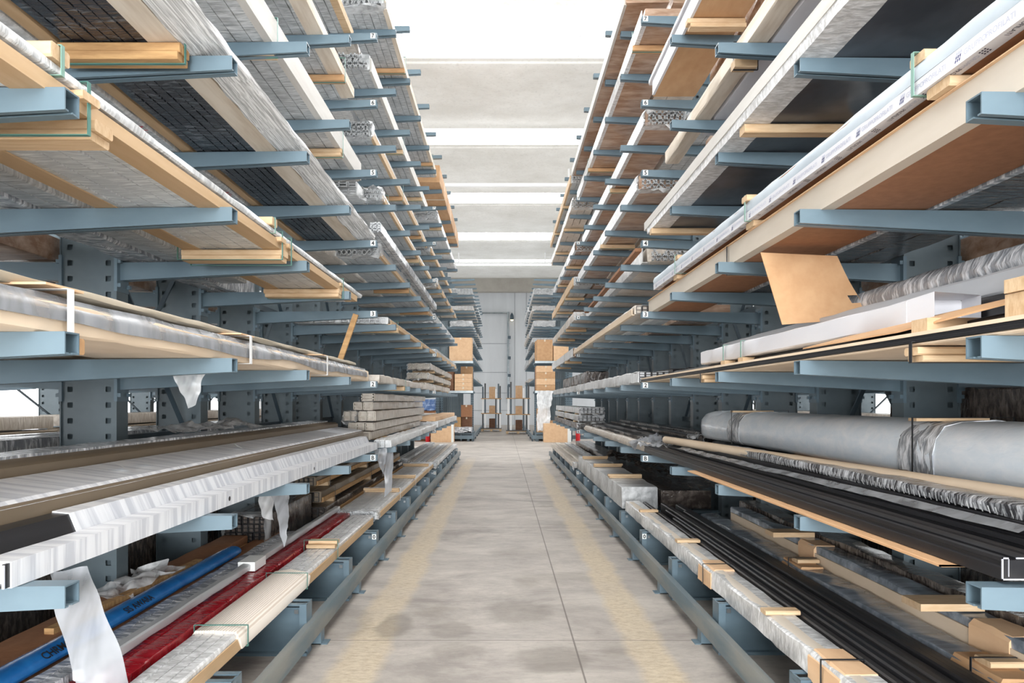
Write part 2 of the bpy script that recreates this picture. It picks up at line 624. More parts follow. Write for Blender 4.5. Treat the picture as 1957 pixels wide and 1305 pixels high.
def base_mesh(sd, length):
    """base leg: dark web, split top flange, end plate, bolt; x=0 at the tip"""
    mb = MB()

    def bx(a, b, *r, mi=0):
        mb.box(min(sd * a, sd * b), max(sd * a, sd * b), *r, mi=mi)
    bx(.012, length, .03, .036, .02, .31)
    bx(0, length, -.005, .030, .322, .33)
    bx(0, length, .085, .12, .322, .33)
    bx(0, length, .03, .085, .30, .306)
    bx(0, .010, -.005, .12, .16, .328)
    bx(0, .045, -.006, .0, .05, .33)
    bx(0, .010, .02, .10, .02, .16)
    bx(0, length, -.005, .12, 0, .02)
    bx(.06, .085, .018, .03, .262, .287, mi=1)
    o = mb.build('base', ['steel', 'bolt'])
    me = o.data
    bpy.data.objects.remove(o)
    return me


def label_obj(sd, txt, parent):
    """white level plate on the near wall of an arm"""
    mb = MB()
    x = sd * .035
    mb.box(x - .024, x + .024, -.004, -.001, -.055, -.004, 0)
    put_text(mb, txt, .056, (x, -.0045, -.030), (1, 0, 0), (0, 0, 1), 1, True, .0018)
    return mb.build('level_label', ['white_label', 'ink_black'], parent, ang=0)


def make_rack(sd, label, cols, ynear, levels, tip, root, full_arms, height, group, base=True, label_cols=(), back=True, labtxt='0B234567'):
    x_mid = sd * (root + DEPTH / 2)
    root_o = thing('cantilever_rack', label, 'rack', (x_mid, ynear(cols[0]), 0), group)
    oy = ynear(cols[0])
    L = root - tip
    am = arm_mesh(sd, L, 'arm')
    um = upright_mesh(height)
    bmesh_ = base_mesh(sd, L + .02)
    rest = MB()
    n_arm = 0
    bm_back = arm_mesh(-sd, BACK, 'arm')
    for k in cols:
        y = ynear(k) - oy
        link_copy(um, 'upright', root_o, (0, y - .02, 0))
        if base:
            link_copy(bmesh_, 'base', root_o, (sd * tip - x_mid, y, 0))
        for i, z in enumerate(levels):
            if i == 0 and base:
                if k in label_cols:
                    mb = MB()
                    x = sd * tip - x_mid + sd * .022
                    mb.box(x - .02, x + .02, y - .012, y - .008, .26, .31, 0)
                    put_text(mb, '0', .05, (x, y - .0125, .285), (1, 0, 0), (0, 0, 1), 1, True, .0018)
                    mb.build('level_label', ['white_label', 'ink_black'], root_o, ang=0)
                continue
            if n_arm < full_arms:
                a = link_copy(am, 'arm', root_o, (sd * tip - x_mid, y, z))
                n_arm += 1
                if k in label_cols and i < 8:
                    label_obj(sd, labtxt[i], a)
            else:
                rest.add([(v.co.x + sd * tip - x_mid, v.co.y + y, v.co.z + z) for v in am.vertices], [tuple(p.vertices) for p in am.polygons])
            if back and i in (1, 2, 3, 4):
                rest.add([(v.co.x + sd * (root + DEPTH + BACK) - x_mid, v.co.y + y, v.co.z + z) for v in bm_back.vertices], [tuple(p.vertices) for p in bm_back.polygons])
    if rest.v:
        o = rest.build('arm', 'steel', root_o)
        o['kind'] = 'stuff'
    # bracing between pairs of uprights
    for a, b in zip(cols[:-1], cols[1:]):
        if (a % 2 == 1) == (cols[0] % 2 == 0) or True:
            if (a - cols[0]) % 2:
                continue
        ya, yb = ynear(a) - oy + .1, ynear(b) - oy
        for z in (1.36, 2.62, 3.9, 5.2):
            br = MB().bar((.02, ya, z), (.02, yb, z), .05, .06)
            br.build('brace', 'steel_dark', root_o)
        for z in (1.36, 2.62):
            MB().bar((.05, ya, z + 1.25), (.05, yb, z), .035, .012).build('brace', 'steel_dark', root_o)
            MB().bar((-.05, ya, z), (-.05, yb, z + 1.25), .035, .012).build('brace', 'steel_dark', root_o)
    return root_o


for sd, nm in ((-1, 'left'), (1, 'right')):
    make_rack(sd, f'blue-grey steel cantilever rack with numbered arms along the {nm} of the aisle', list(range(0, 15)),
              lambda k, s=sd: NEAR0[s] + PITCH * k, LV[sd], TIP[sd], ROOT[sd], 99, 6.95, 'aisle cantilever racks', True, (4, 9, 14))
    make_rack(sd, f'distant blue-grey cantilever rack on the {nm} beyond the cross aisle', list(range(0, 11)),
              lambda k, s=sd: 30.15 + PITCH * k, [2.62, 3.53, 4.23, 4.93, 5.63, 6.33, 7.03], TIP[sd], ROOT[sd], 77, 7.3, 'distant cantilever racks', False, ())

    make_rack(sd, f'neighbouring blue-grey rack seen through the gaps beyond the {nm} rack', list(range(0, 15, 2)),
              lambda k, s=sd: 2.6 + PITCH * k, LV[sd][:6], 5.1, 6.3, 0, 5.0, 'neighbouring racks', False, (), False)
    # floor guide rail in front of the rack feet
    xo = 1.2 if sd < 0 else 1.31
    rl = thing('guide_rail', f'worn steel guide rail along the floor in front of the {nm} rack', 'rail', (sd * xo, .6, 0), 'floor guide rails')
    rp = [(0, .10), (0, .195), (sd * .01, .21), (sd * .055, .21), (sd * .055, .202), (sd * .012, .196), (sd * .012, .11), (sd * .05, .11), (sd * .05, .10)]
    MB().ext(rp, 0, 18.8).build('rail', 'rail_worn', rl)
    for q in range(16):
        y = .35 + q * 1.2
        f = MB()
        f.box(min(sd * .012, sd * .012 + sd * .006), max(sd * .012, sd * .018), y, y + .09, 0, .19)
        x0, x1 = sorted((sd * .018, sd * .09))
        f.extx([(y, 0), (y, .006), (y + .09, .006), (y + .09, 0)], sd * -.03, sd * .12)
        f.loft([[(sd * .018, yy, 0), (sd * .018, yy, .18), (sd * .05, yy, .18), (sd * .10, yy, 0)] for yy in (y, y + .006)])
        f.loft([[(sd * .018, yy, 0), (sd * .018, yy, .18), (sd * .05, yy, .18), (sd * .10, yy, 0)] for yy in (y + .084, y + .09)])
        f.build('foot_bracket', 'steel', rl)
#GOODS
# ------------------------------------------------------------------ stored bundles
NM = {-1: 'left', 1: 'right'}
BAY = {1: 'nearest the camera', 2: 'in the middle stretch', 3: 'at the far stretch'}


def sec(x0, x1, z0, z1, n, g, r=.008):
    """bundle section: rounded corners, a groove between neighbouring bars"""
    p = [(x0, z0 + r), (x0 + r, z0)]
    xs = [x0 + (x1 - x0) * i / n for i in range(1, n)]
    for x in xs:
        p += [(x - g * .35, z0), (x, z0 + g * 2.2), (x + g * .35, z0)]
    p += [(x1 - r, z0), (x1, z0 + r), (x1, z1 - r), (x1 - r, z1)]
    for x in reversed(xs):
        p += [(x + g * .35, z1), (x, z1 - g * 2.2), (x - g * .35, z1)]
    p += [(x0 + r, z1), (x0, z1 - r)]
    return p


BARMESH = {}


def bar_mesh(kind, w, h, L, m):
    key = (kind, round(w, 3), round(h, 3), L, m)
    if key in BARMESH:
        return BARMESH[key]
    mb = MB()
    t = max(.0035, w * .085)
    if kind == 'tube':
        mb.box(-w / 2, w / 2, 0, L, -h / 2, -h / 2 + t).box(-w / 2, w / 2, 0, L, h / 2 - t, h / 2)
        mb.box(-w / 2, -w / 2 + t, 0, L, -h / 2, h / 2).box(w / 2 - t, w / 2, 0, L, -h / 2, h / 2)
        mb.box(-w / 2, w / 2, 0, L, -t / 2, t / 2)
    elif kind == 'round':
        n = 12
        mb.loft([[(math.cos(a) * w / 2, y, math.sin(a) * h / 2) for a in [6.2832 * k / n for k in range(n)]] for y in (0, L)], caps=False)
        q = .72
        mb.loft([[(math.cos(a) * w / 2 * q, y, math.sin(a) * h / 2 * q) for a in [6.2832 * k / n for k in range(n)]] for y in (0, L)], caps=False)
        vs = [(math.cos(a) * w / 2 * s, 0, math.sin(a) * h / 2 * s) for s in (1, q) for a in [6.2832 * k / n for k in range(n)]]
        mb.add(vs, [(k, (k + 1) % n, n + (k + 1) % n, n + k) for k in range(n)])
    else:  # slotted section
        g = w * .16
        for sx in (-1, 1):
            for sz in (-1, 1):
                cx, cz = sx * w / 2, sz * h / 2
                mb.box(min(cx, sx * g), max(cx, sx * g), 0, L, min(cz, cz - sz * t), max(cz, cz - sz * t))
                mb.box(min(cx, cx - sx * t), max(cx, cx - sx * t), 0, L, min(cz, sz * g), max(cz, sz * g))
                mb.bar((sx * w * .12, 0, sz * h * .12), (sx * w * .12, L, sz * h * .12), w * .16, h * .16)
                mb.loft([[(cx - sx * t, y, cz), (cx, y, cz - sz * t), (sx * w * .1, y, sz * h * .1 - sz * t), (sx * w * .1 - sx * t, y, sz * h * .1)] for y in (0, L)])
    o = mb.build('profile_bar', m, ang=0)
    me = o.data
    bpy.data.objects.remove(o)
    BARMESH[key] = me
    return me


def bars_end(sd, root, x0, x1, z0, z1, y, n, rows, kind, m='alu', L=.45, out=.05):
    """the cut bar ends sticking out of the near end of a bundle; coordinates relative to root"""
    for r in range(rows):
        for i in range(n):
            if R.random() < .08 and rows > 1 and r == rows - 1:
                continue
            w, h = (x1 - x0) / n, (z1 - z0) / rows
            me = bar_mesh(kind, w * .94, h * .94, L, m)
            x = sd * (x0 + w * (i + .5))
            link_copy(me, 'profile_bar', root, (x, y - out * R.uniform(.3, 1.3), z0 + h * (r + .5)))


def strap(root, sd, x0, x1, z0, z1, y, m, w=.016):
    mb = MB()
    a, b = sorted((sd * (x0 - .004), sd * (x1 + .004)))
    t = .0025
    mb.box(a, b, y - w / 2, y + w / 2, z0 - t, z0)
    mb.box(a, b, y - w / 2, y + w / 2, z1, z1 + t)
    mb.box(a - t, a, y - w / 2, y + w / 2, z0 - t, z1 + t)
    mb.box(b, b + t, y - w / 2, y + w / 2, z0 - t, z1 + t)
    mb.build('strap', m, root, ang=0)


def bearer(root, sd, x0, x1, z0, z1, y, m, w=.085, two=False):
    mb = MB()
    a, b = sorted((sd * x0, sd * x1))
    c = .006
    j = R.uniform(-.012, .012)
    if two:
        zm = z0 + (z1 - z0) * .42
        mb.extx([(y - w / 2, z0 + c), (y - w / 2 + c, z0), (y + w / 2 - c, z0), (y + w / 2, z0 + c), (y + w / 2, zm), (y - w / 2, zm)], a + .01, b - .005)
        z0 = zm + .001
        w *= .92
    mb.extx([(y - w / 2, z0 + c), (y - w / 2 + c, z0), (y + w / 2 - c, z0), (y + w / 2, z0 + c), (y + w / 2, z1 - c), (y + w / 2 - c, z1), (y - w / 2 + c, z1), (y - w / 2, z1 - c)], a + j, b + j)
    mb.build('bearer', m, root, ang=.3)


CATS = {'film': ('profile_bundle', 'bundle'), 'box': ('long_carton', 'carton'), 'bar': ('profile_bundle', 'bundle')}


def P(sd, l, x0, x1, h, y0, y1, m, n, label, name='profile_bundle', cat='bundle', g=.009, jit=.003, edge=None, ew=.055, eh=None,
      back_edge=None, bearers=(), bm='wood', bh=.055, tops=(), tm='wood', th=.045, straps='strap_green', ends=None, rows=1, nend=None,
      em='alu', dz=0.0, group=None, core=None, two=False, cover=None, stripes=0, abs_z=None, tape=False, bw=.085, seg=.14):
    z = (LV[sd][l] if abs_z is None else abs_z) + dz
    xm = sd * (x0 + x1) / 2
    root = thing(name, label, cat, (xm, y0, z), group)
    L = y1 - y0

    def rx(x):
        return x - (x0 + x1) / 2
    a, b = x0, x1
    fe = ew if edge else 0
    be = ew if back_edge else 0
    poly = [(sd * rx(x), zz) for x, zz in sec(a + fe * .55, b - be * .55, 0.001, h, n, g)]
    MB().ext(poly, 0, L, 0, max(2, int(L / seg)), jit).build('wrapping' if m.startswith(('film', 'wrap')) else 'body', m, root, ang=.7)
    eh_ = eh or h * .55
    for on, xa, s_ in ((edge, rx(a), 1), (back_edge, rx(b), -1)):
        if not on:
            continue
        t = .008
        if on.startswith('board') or on.startswith('wood'):
            pl = [(xa, 0), (xa + s_ * ew, -.004), (xa + s_ * ew, eh_), (xa, eh_)]
        else:
            pl = [(xa - s_ * .001, -.004), (xa + s_ * ew, -.004), (xa + s_ * ew, .003), (xa + s_ * t, .004), (xa + s_ * t, eh_), (xa - s_ * .001, eh_)]
        MB().ext([(sd * x, zz) for x, zz in pl], .04, L - .04, 0, 10, .001).build('edge_protector', on, root, ang=.5)
    for y in bearers:
        bearer(root, sd, rx(a) - .01, rx(b) + .01, -bh - .005, -.005, y - y0, bm, bw, two)
        if straps:
            strap(root, sd, rx(a) - .012, rx(b) + .012, -bh - .006, h + .002, y - y0, straps)
    for y in tops:
        bearer(root, sd, rx(a) - .01, rx(b) + .01, h + .001, h + .001 + th, y - y0, tm, .085, two)
        if straps:
            strap(root, sd, rx(a) - .012, rx(b) + .012, -.003, h + th + .003, y - y0, straps)
    if ends:
        nn = nend or n
        bars_end(sd, root, rx(a) + fe + .004, rx(b) - be - .004, .004, h - .004, 0, nn, rows, ends, em)
    if ends and m.startswith('film') and R.random() < .45:
        # torn sleeve of film left open round the bar ends
        w_ = (b - a) / 2
        lp = []
        N_ = 26
        for k in range(N_):
            q = k / N_ * 4
            c_, f_ = int(q), q - int(q)
            lp.append(((-w_ + 2 * w_ * f_, 0), (w_, h * f_), (w_ - 2 * w_ * f_, h), (-w_, h - h * f_))[c_])
        rg = []
        for y_, am, dr in ((.12, .003, 0), (.0, .006, 0), (-.05, .014, .01), (-.08, .024, .03)):
            rg.append([(x * 1.01 + R.uniform(-am, am), y_ + R.uniform(-am, am) * 2.2, z + (z - h / 2) * .06 + R.uniform(-am, am) - dr * R.random()) for x, z in lp])
        MB().loft(rg, 0, False).build('torn_film', 'sheet_clear', root, ang=1.0)
    if tape:
        for u in (.2, .5, .8):
            MB().ext([(sd * (rx(a) - .0015), -.0015), (sd * (rx(b)), -.0015), (sd * rx(b), h + .0015), (sd * (rx(a) - .0015), h + .0015)], L * u, L * u + .06).build('tape', 'tape', root, ang=0)
    return root


def roll(sd, x, z, r, y0, y1, m, label, name='wrapped_roll', cat='roll', jit=.004, n=14, flat=1.0, sag=0.0, group=None, seg=.16, hollow=None):
    root = thing(name, label, cat, (sd * x, y0, z), group)
    L = y1 - y0
    mb = MB()
    k = max(3, int(L / seg))
    rings = []
    for a in range(k + 1):
        u = a / k
        rr = r * (1 if 0 < a < k else .9)
        dz = r * flat - sag * math.sin(u * math.pi)
        rings.append([(math.cos(t) * rr + R.uniform(-jit, jit), L * u, dz + math.sin(t) * rr * flat + R.uniform(-jit, jit)) for t in [2 * math.pi * q / n for q in range(n)]])
    mb.loft(rings, 0, not hollow)
    mb.build('wrapping', m, root, ang=.9)
    if hollow:
        mb = MB()
        for y in (0, L):
            vs = [(math.cos(t) * q, y, r * flat + math.sin(t) * q * flat) for q in (r * .95, r * .8) for t in [2 * math.pi * i / n for i in range(n)]]
            mb.add(vs, [(i, (i + 1) % n, n + (i + 1) % n, n + i) for i in range(n)])
        mb.build('core', hollow, root)
    return root


def sheet(label, grid, m, name='film_scrap', cat='plastic film', amp=.02, fr=6, group=None, nu=14, nv=18, sides=None):
    """loose hanging sheet: bilinear patch from four corners with crumple"""
    c = [Vector(p) for p in grid]
    org = c[0].copy()
    mb = MB()
    vs = []
    for i in range(nu + 1):
        for j in range(nv + 1):
            u, v = i / nu, j / nv
            p = (c[0] * (1 - u) + c[1] * u) * (1 - v) + (c[3] * (1 - u) + c[2] * u) * v
            q = noise.noise_vector(p * fr) * amp * (.3 + v)
            q += noise.noise_vector(p * fr * 3.1) * amp * .4
            if sides:
                w = 1 - sides * math.sin(v * 3.1416) * .5
                mid = (c[0] * .5 + c[1] * .5) * (1 - v) + (c[3] * .5 + c[2] * .5) * v
                p = mid + (p - mid) * w
            vs.append(p + q - org)
    fs = [(i * (nv + 1) + j, (i + 1) * (nv + 1) + j, (i + 1) * (nv + 1) + j + 1, i * (nv + 1) + j + 1) for i in range(nu) for j in range(nv)]
    mb.add(vs, fs)
    o = mb.build(name, m, None, tuple(org), ang=1.2)
    return tag(o, label, cat, group)


# ================================================================== LEFT RACK, stretch nearest the camera
g3 = 'long bundles on the left rack'
P(-1, 7, 1.50, 2.15, .14, 1.0, 6.9, 'film_grey', 7, 'grey film-wrapped bundle on left rack level 7, nearest the camera', edge='wood', ew=.07, group=g3)
P(-1, 6, 1.46, 2.15, .16, .9, 6.75, 'film_grey', 7, 'grey film bundle with white side board on left rack level 6, nearest the camera', edge='board', ew=.13,
  bearers=(3.7, 6.25), bm='wood_orange', group=g3)
P(-1, 5, 1.468, 2.2, .175, .9, 7.12, 'film_grey', 7, 'grey bundle with broad white front on left rack level 5, nearest the camera', edge='board_white', ew=.05, eh=.175,
  bearers=(4.40, 6.2), bh=.07, two=True, group=g3)
# level 4: dark bundle, raw board, streaky stretch film over the front
r4 = P(-1, 4, 1.44, 1.96, .11, .9, 6.85, 'film_dark', 8, 'dark film-wrapped bars with raw timber board under stretched film, left rack level 4', edge='board', ew=.13, eh=.10, g=.009,
       bearers=(3.06,), bm='wood_old', bh=.075, two=True, bw=.1, straps='strap_green', group=g3)
mb = MB()
mb.ext([(-x + 1.70, z) for x, z in [(1.435, -.002), (1.30, .035), (1.285, .07), (1.33, .13), (1.50, .165), (1.9, .14), (1.9, .115), (1.44, .112)]], .1, 5.98, 0, 46, .007)
mb.build('stretch_film', 'film_streak', r4, ang=1.0)
P(-1, 4, 1.985, 2.05, .10, .9, 7.0, 'angle_tan', 1, 'narrow tan cardboard strip beside the dark bars, left rack level 4', 'cardboard_strip', 'cardboard strip', g=0)
r = P(-1, 4, 2.07, 2.42, .16, .95, 6.2, 'film_clearwrap', 1, 'clear-wrapped white bundle with red print at the back, left rack level 4', g=0, jit=.006, group=g3)
mb = MB()
for q in range(7):
    y = .5 + q * .62
    for i, t_ in enumerate(('No', 'lla')):
        put_text(mb, t_, .10, (.10 - i * .13, y + i * .2, -.006), (0, 1, 0), (1, 0, 0), 0)
    vs = [(.0 + .045 * math.cos(a), y + .16 + .06 * math.sin(a), -.006) for a in [6.2832 * k / 14 for k in range(14)]]
    mb.add(vs, [tuple(range(14))])
mb.build('red_print', 'ink_red', r, ang=0)
# level 3: white wrapped bars in tan edge strips
P(-1, 3, 1.305, 1.88, .052, .45, 6.15, 'film_white', 6, 'white film-wrapped bars between tan edge strips on left rack level 3', edge='angle_tan', ew=.10, eh=.044, back_edge='angle_tan', g=.010,
  bearers=(2.20, 4.05, 5.45), bh=.065, two=True, bw=.11, straps=None, group=g3)
ru = P(-1, 3, 1.30, 1.88, .034, .45, 6.3, 'film_white', 6, 'thin upper layer of white film-wrapped bars on left rack level 3', dz=.056, g=.006, tops=(1.99, 3.85), th=.045, straps='strap_pale', group=g3)
for y in (2.12, 3.98, 4.15, 5.5):
    bearer(ru, -1, 1.285 - 1.59, 1.88 - 1.59, -.028, -.002, y - .45, 'wood', .09)
    strap(ru, -1, 1.29 - 1.59, 1.89 - 1.59, -.125, .036, y - .45, 'strap_green')
P(-1, 3, 1.95, 2.15, .07, .6, 5.2, 'film_grey', 2, 'narrow grey striped-film bundle behind the tan-edged bars, left rack level 3', group=g3, jit=.002)
P(-1, 3, 2.19, 2.42, .15, .6, 6.0, 'film_foil', 2, 'crumpled shiny film bundle beside the uprights, left rack level 3', jit=.01, group=g3)
# level 2: cardboard bundle under milky film, white straps
r2 = P(-1, 2, 1.33, 1.90, .10, .8, 6.75, 'card_pale', 1, 'pale cardboard bundle under milky film with white straps, left rack level 2', 'long_carton', 'carton', g=0,
       bearers=(2.10, 4.65), bh=.05, bm='wood_orange', straps=None, group=g3)
mb = MB()
rings = []
for a in range(40):
    y = a / 39 * 5.85
    w = .5 + .5 * noise.noise(Vector((y * 1.3, 0, 3)))
    lo = .075 - .075 * w
    rings.append([(sd_x, y, z + R.uniform(-.003, .003)) for sd_x, z in [(.29 + .006, lo), (.295, .07), (.27, .118), (.1, .135), (-.1, .125), (-.1, .118), (.1, .126), (.26, .11), (.287, .07), (.288, lo)]])
mb.loft(rings)
mb.build('film_cover', 'sheet_white', r2, ang=1.0)
for y in (2.07, 3.55, 5.1):
    strap(r2, -1, -.30, .30, -.003, .138, y - .8, 'strap_white', .03)
    MB().box(.05, .29, y - .8 - .09, y - .8 + .09, .14, .147).build('card_pad', 'card_light', r2)
P(-1, 2, 1.42, 1.62, .03, .8, 6.6, 'taupe_light', 1, 'beige profile bar lying on top of the pale cardboard bundle, left rack', 'profile_bar', 'profile bar', g=0, dz=.145)
P(-1, 2, 1.97, 2.4, .11, .8, 7.0, 'taupe', 3, 'taupe bars behind the pale cardboard bundle, left rack level 2', group=g3)
sheet('torn clear film hanging below left rack level 2 beside the second arm', [(-1.72, 3.55, 1.78), (-1.56, 3.6, 1.78), (-1.62, 3.6, 1.60), (-1.66, 3.6, 1.58)], 'sheet_clear', amp=.02)


# level 1: wide profiles with striped protective film
def custom(name, label, cat, loc, group=None):
    return thing(name, label, cat, loc, group)


c1 = custom('wide_profile', 'black wide profile in white striped film at the front edge, left rack level 1', 'profile bar', (-1.47, 1.9, LV[-1][1]), 'film-striped profiles')


def L1(poly, dx):
    return [(-(x - dx), z) for x, z in poly]


MB().ext(L1([(1.386, .004), (1.386, .072), (1.394, .072), (1.394, .012), (1.55, .012), (1.55, .004)], 1.47), 0, 5.65).build('ledge', 'black_alu', c1)
MB().ext(L1([(1.474, .074), (1.500, .137), (1.555, .142), (1.555, .135), (1.506, .13), (1.48, .074)], 1.47), 0, 5.65).build('rib', 'black_alu', c1)
mb = MB()
mb.ext(L1([(1.470, .078), (1.498, .141), (1.558, .147), (1.558, .002), (1.47, .002)], 1.47), .46, 5.6, 0, 40, .0004)
mb.build('film_sleeve', 'wrap_stripe', c1, ang=.5)
mb = MB()
mb.ext(L1([(1.381, .0), (1.381, .076), (1.468, .079), (1.468, .0)], 1.47), .02, 5.62, 0, 40, .0005)
mb.build('ledge_film', 'wrap_stripe', c1, ang=.5)
mb = MB()
for x0, x1, z0, z1 in ((1.49, 1.497, .07, .137), (1.498, 1.556, .133, .140), (1.548, 1.556, .02, .137), (1.44, 1.55, .06, .066), (1.40, 1.5, .004, .010), (1.385, 1.392, .004, .07)):
    mb.box(-(x1 - 1.47), -(x0 - 1.47), -.004, .0, z0, z1)
mb.build('cut_end', 'cut_alu', c1, ang=0)
for y in (1.55, 3.1):
    MB().tube([(.090, y, .035), (.0885, y, .035)], .012, 12).build('round_hole', 'black_alu2', c1)
c2 = custom('wide_profile', 'taupe wide profile with white film strip on top, second from front, left rack level 1', 'profile bar', (-1.72, 1.2, LV[-1][1]), 'film-striped profiles')
MB().ext(L1([(1.575, 0), (1.575, .19), (1.60, .20), (1.86, .232), (1.86, 0)], 1.72), 0, 6.5).build('profile', 'taupe', c2)
MB().ext(L1([(1.574, .183), (1.598, .206), (1.862, .238), (1.862, .2), (1.60, .19)], 1.72), .0, 6.5, 0, 50, .0006).build('film_strip', 'wrap_stripe', c2, ang=.5)
MB().ext(L1([(1.566, 0), (1.566, .018), (1.576, .018), (1.576, 0)], 1.72), 0, 6.5).build('lip', 'taupe_light', c2)
for y in (1.85, 2.05, 3.2):
    m_ = MB().add([(.05, y, .221), (-.02, y + .07, .232), (.0, y - .05, .262)], [(0, 1, 2)])
    m_.build('peeled_film', 'white_label', c2, ang=0)
c3 = custom('wide_profile', 'taupe wide profile in front of the uprights, third from front, left rack level 1', 'profile bar', (-2.0, 1.2, LV[-1][1]), 'film-striped profiles')
MB().ext(L1([(1.885, 0), (1.885, .272), (1.91, .285), (2.12, .30), (2.12, 0)], 2.0), 0, 6.6).build('profile', 'taupe', c3)
MB().ext(L1([(2.0, .28), (2.0, .302), (2.125, .312), (2.125, .28)], 2.0), 0, 6.6, 0, 40, .004).build('film_strip', 'film_foil', c3, ang=.6)
roll(-1, 2.28, LV[-1][1], .13, 1.0, 6.5, 'film_umber', 'dark crumpled film bundle against the uprights, left rack level 1', 'profile_bundle', 'bundle', jit=.02, group=g3)
sheet('clear crumpled film lying on the taupe profiles by the uprights, left rack', [(-1.98, 4.2, 1.44), (-2.3, 4.2, 1.46), (-2.3, 5.6, 1.44), (-1.98, 5.6, 1.43)], 'sheet_clear', amp=.06, fr=8)
# blown sheet of white foam film hanging down from the front profile
sheet('white film sheet hanging from the front profile over the blue bundle, left foreground', [(-1.40, 2.10, 1.10), (-1.30, 2.14, 1.10), (-1.15, 2.26, .44), (-1.29, 2.14, .50)], 'sheet_white', amp=.035, fr=3.2, nu=18, nv=26, sides=.1)
sheet('small white film rag hanging below the second arm of left rack level 1', [(-1.60, 4.66, 1.08), (-1.48, 4.70, 1.08), (-1.50, 4.75, .68), (-1.53, 4.75, .62)], 'sheet_white', amp=.03)
sheet('grey crumpled film hanging beside the white rag, left rack level 1', [(-1.72, 4.75, 1.08), (-1.60, 4.75, 1.08), (-1.62, 4.8, .80), (-1.70, 4.8, .82)], 'sheet_clear', amp=.04)

# level 0, on the base legs
g0 = 'bundles on the left rack feet'
r0 = P(-1, 0, 1.37, 1.62, .085, 2.0, 7.25, 'film_clearwrap', 4, 'aluminium profiles in tan tray with cream corrugated wrap, front of left rack level 0', edge='angle_tan', ew=.02, eh=.06, back_edge='angle_tan', g=.012, group=g0)
mb = MB()
rings = []
for a in range(15):
    y = 1.55 + a / 14 * 1.27
    rings.append([(-(x - 1.495), y + (R.uniform(-.03, .03) if a in (0, 14) else 0), z) for x, z in [(1.362, -.003), (1.358, .06), (1.385, .094), (1.50, .104), (1.60, .097), (1.628, .06), (1.628, -.003)]])
mb.loft(rings, 0, True)
mb.build('corrugated_wrap', 'corrugated', r0, ang=.9)
for y in (1.62, 2.72):
    strap(r0, -1, 1.356 - 1.495, 1.63 - 1.495, -.004, .104, y, 'strap_green', .012)
for k in range(2):
    bearer(r0, -1, 1.365 - 1.495, 1.60 - 1.495, .088 + k * .03, .116 + k * .03, 3.62 + k * .03, 'wood', .09)
strap(r0, -1, 1.363 - 1.495, 1.63 - 1.495, -.004, .149, 3.62, 'strap_green', .014)
P(-1, 0, 1.65, 1.86, .09, 2.0, 7.35, 'wrap_red', 2, 'glossy red film-wrapped bundle on left rack level 0', jit=.004, group=g0)
P(-1, 0, 1.88, 2.01, .11, 2.0, 6.2, 'film_foil', 2, 'grey film-wrapped bars between red and blue bundles, left rack level 0', jit=.006, group=g0)
mb = P(-1, 0, 1.775, 1.83, .05, 2.9, 7.45, 'alu', 1, 'thin pale bar lying on top of the red bundle, left rack level 0', 'profile_bar', 'profile bar', g=0, dz=.10, tops=(), bearers=())
pb = mb
MB().box(-.06, .06, 1.9, 2.12, -.004, .06).build('paper_tag', 'white_label', pb)
rb = roll(-1, 2.09, LV[-1][0] + .09, .068, 1.9, 5.3, 'wrap_blue', 'bright blue plastic-wrapped roll with black handwriting, left rack level 0', jit=.0015, flat=.6, group=g0)
for y, s_ in ((1.12, 'CHRMORA'), (1.78, 'SIS AWARA')):
    mb = MB()
    put_text(mb, s_, .056, (.0695, y, .0575), (0, 1, 0), (-.80, 0, .60), 0, False, .001)
    mb.build('handwriting', 'ink_black', rb, ang=0)
P(-1, 0, 2.02, 2.17, .085, 1.9, 6.3, 'card_brown', 1, 'brown carton under the blue roll, left rack level 0', 'long_carton', 'carton', g=0, group=g0)
P(-1, 0, 2.19, 2.42, .13, 1.8, 5.9, 'card_brown', 1, 'brown carton behind the blue roll by the uprights, left rack level 0', 'long_carton', 'carton', g=0, edge='wood_old', ew=.03, group=g0)
mb = MB().bar((0, 0, 0), (.08, 1.5, 0), .05, .03)
tag(mb.build('wood_batten', 'wood_old', None, (-2.26, 3.4, .475)), 'thin timber batten lying on the brown carton behind the blue roll', 'batten')
mb = MB().bar((0, 0, 0), (-.62, .08, .03), .06, .04)
tag(mb.build('wood_batten', 'wood_old', None, (-2.05, 2.55, .53)), 'timber batten lying across the bundles at the lower left corner', 'batten')
sheet('crumpled grey film scrap on the brown carton, left rack level 0', [(-2.2, 3.9, .50), (-2.4, 3.9, .50), (-2.4, 4.6, .5), (-2.2, 4.6, .5)], 'sheet_clear', amp=.07, fr=9)

# ================================================================== LEFT RACK, middle stretch
P(-1, 8, 1.28, 1.76, .15, 7.5, 13.2, 'film_grey', 5, 'grey bundle with visible slotted bar ends, left rack level 8 middle', edge='board', ew=.05, eh=.10, ends='tslot', nend=7, rows=1,
  bearers=(8.9, 12.4), bm='wood_orange', group=g3)
P(-1, 8, 1.80, 2.3, .16, 7.6, 13.1, 'film_beige', 4, 'beige film bundle behind on left rack level 8 middle', group=g3)
P(-1, 7, 1.45, 1.86, .17, 7.5, 13.2, 'film_grey', 4, 'grey bundle with two layers of bar ends, left rack level 7 middle', edge='board_white', ew=.03, eh=.15, ends='tslot', nend=6, rows=2, bearers=(9.9, 12.2), group=g3)
P(-1, 7, 1.92, 2.4, .12, 7.4, 13.0, 'film_white', 4, 'white bundle beside the uprights on left rack level 7 middle', ends='tube', group=g3)
P(-1, 6, 1.47, 1.84, .16, 7.7, 13.3, 'film_grey', 4, 'grey bundle with wooden edge strip and bar ends, left rack level 6 middle', edge='wood', ew=.035, ends='tslot', nend=6, rows=2, bearers=(9.95, 12.3), bm='wood_orange', group=g3)
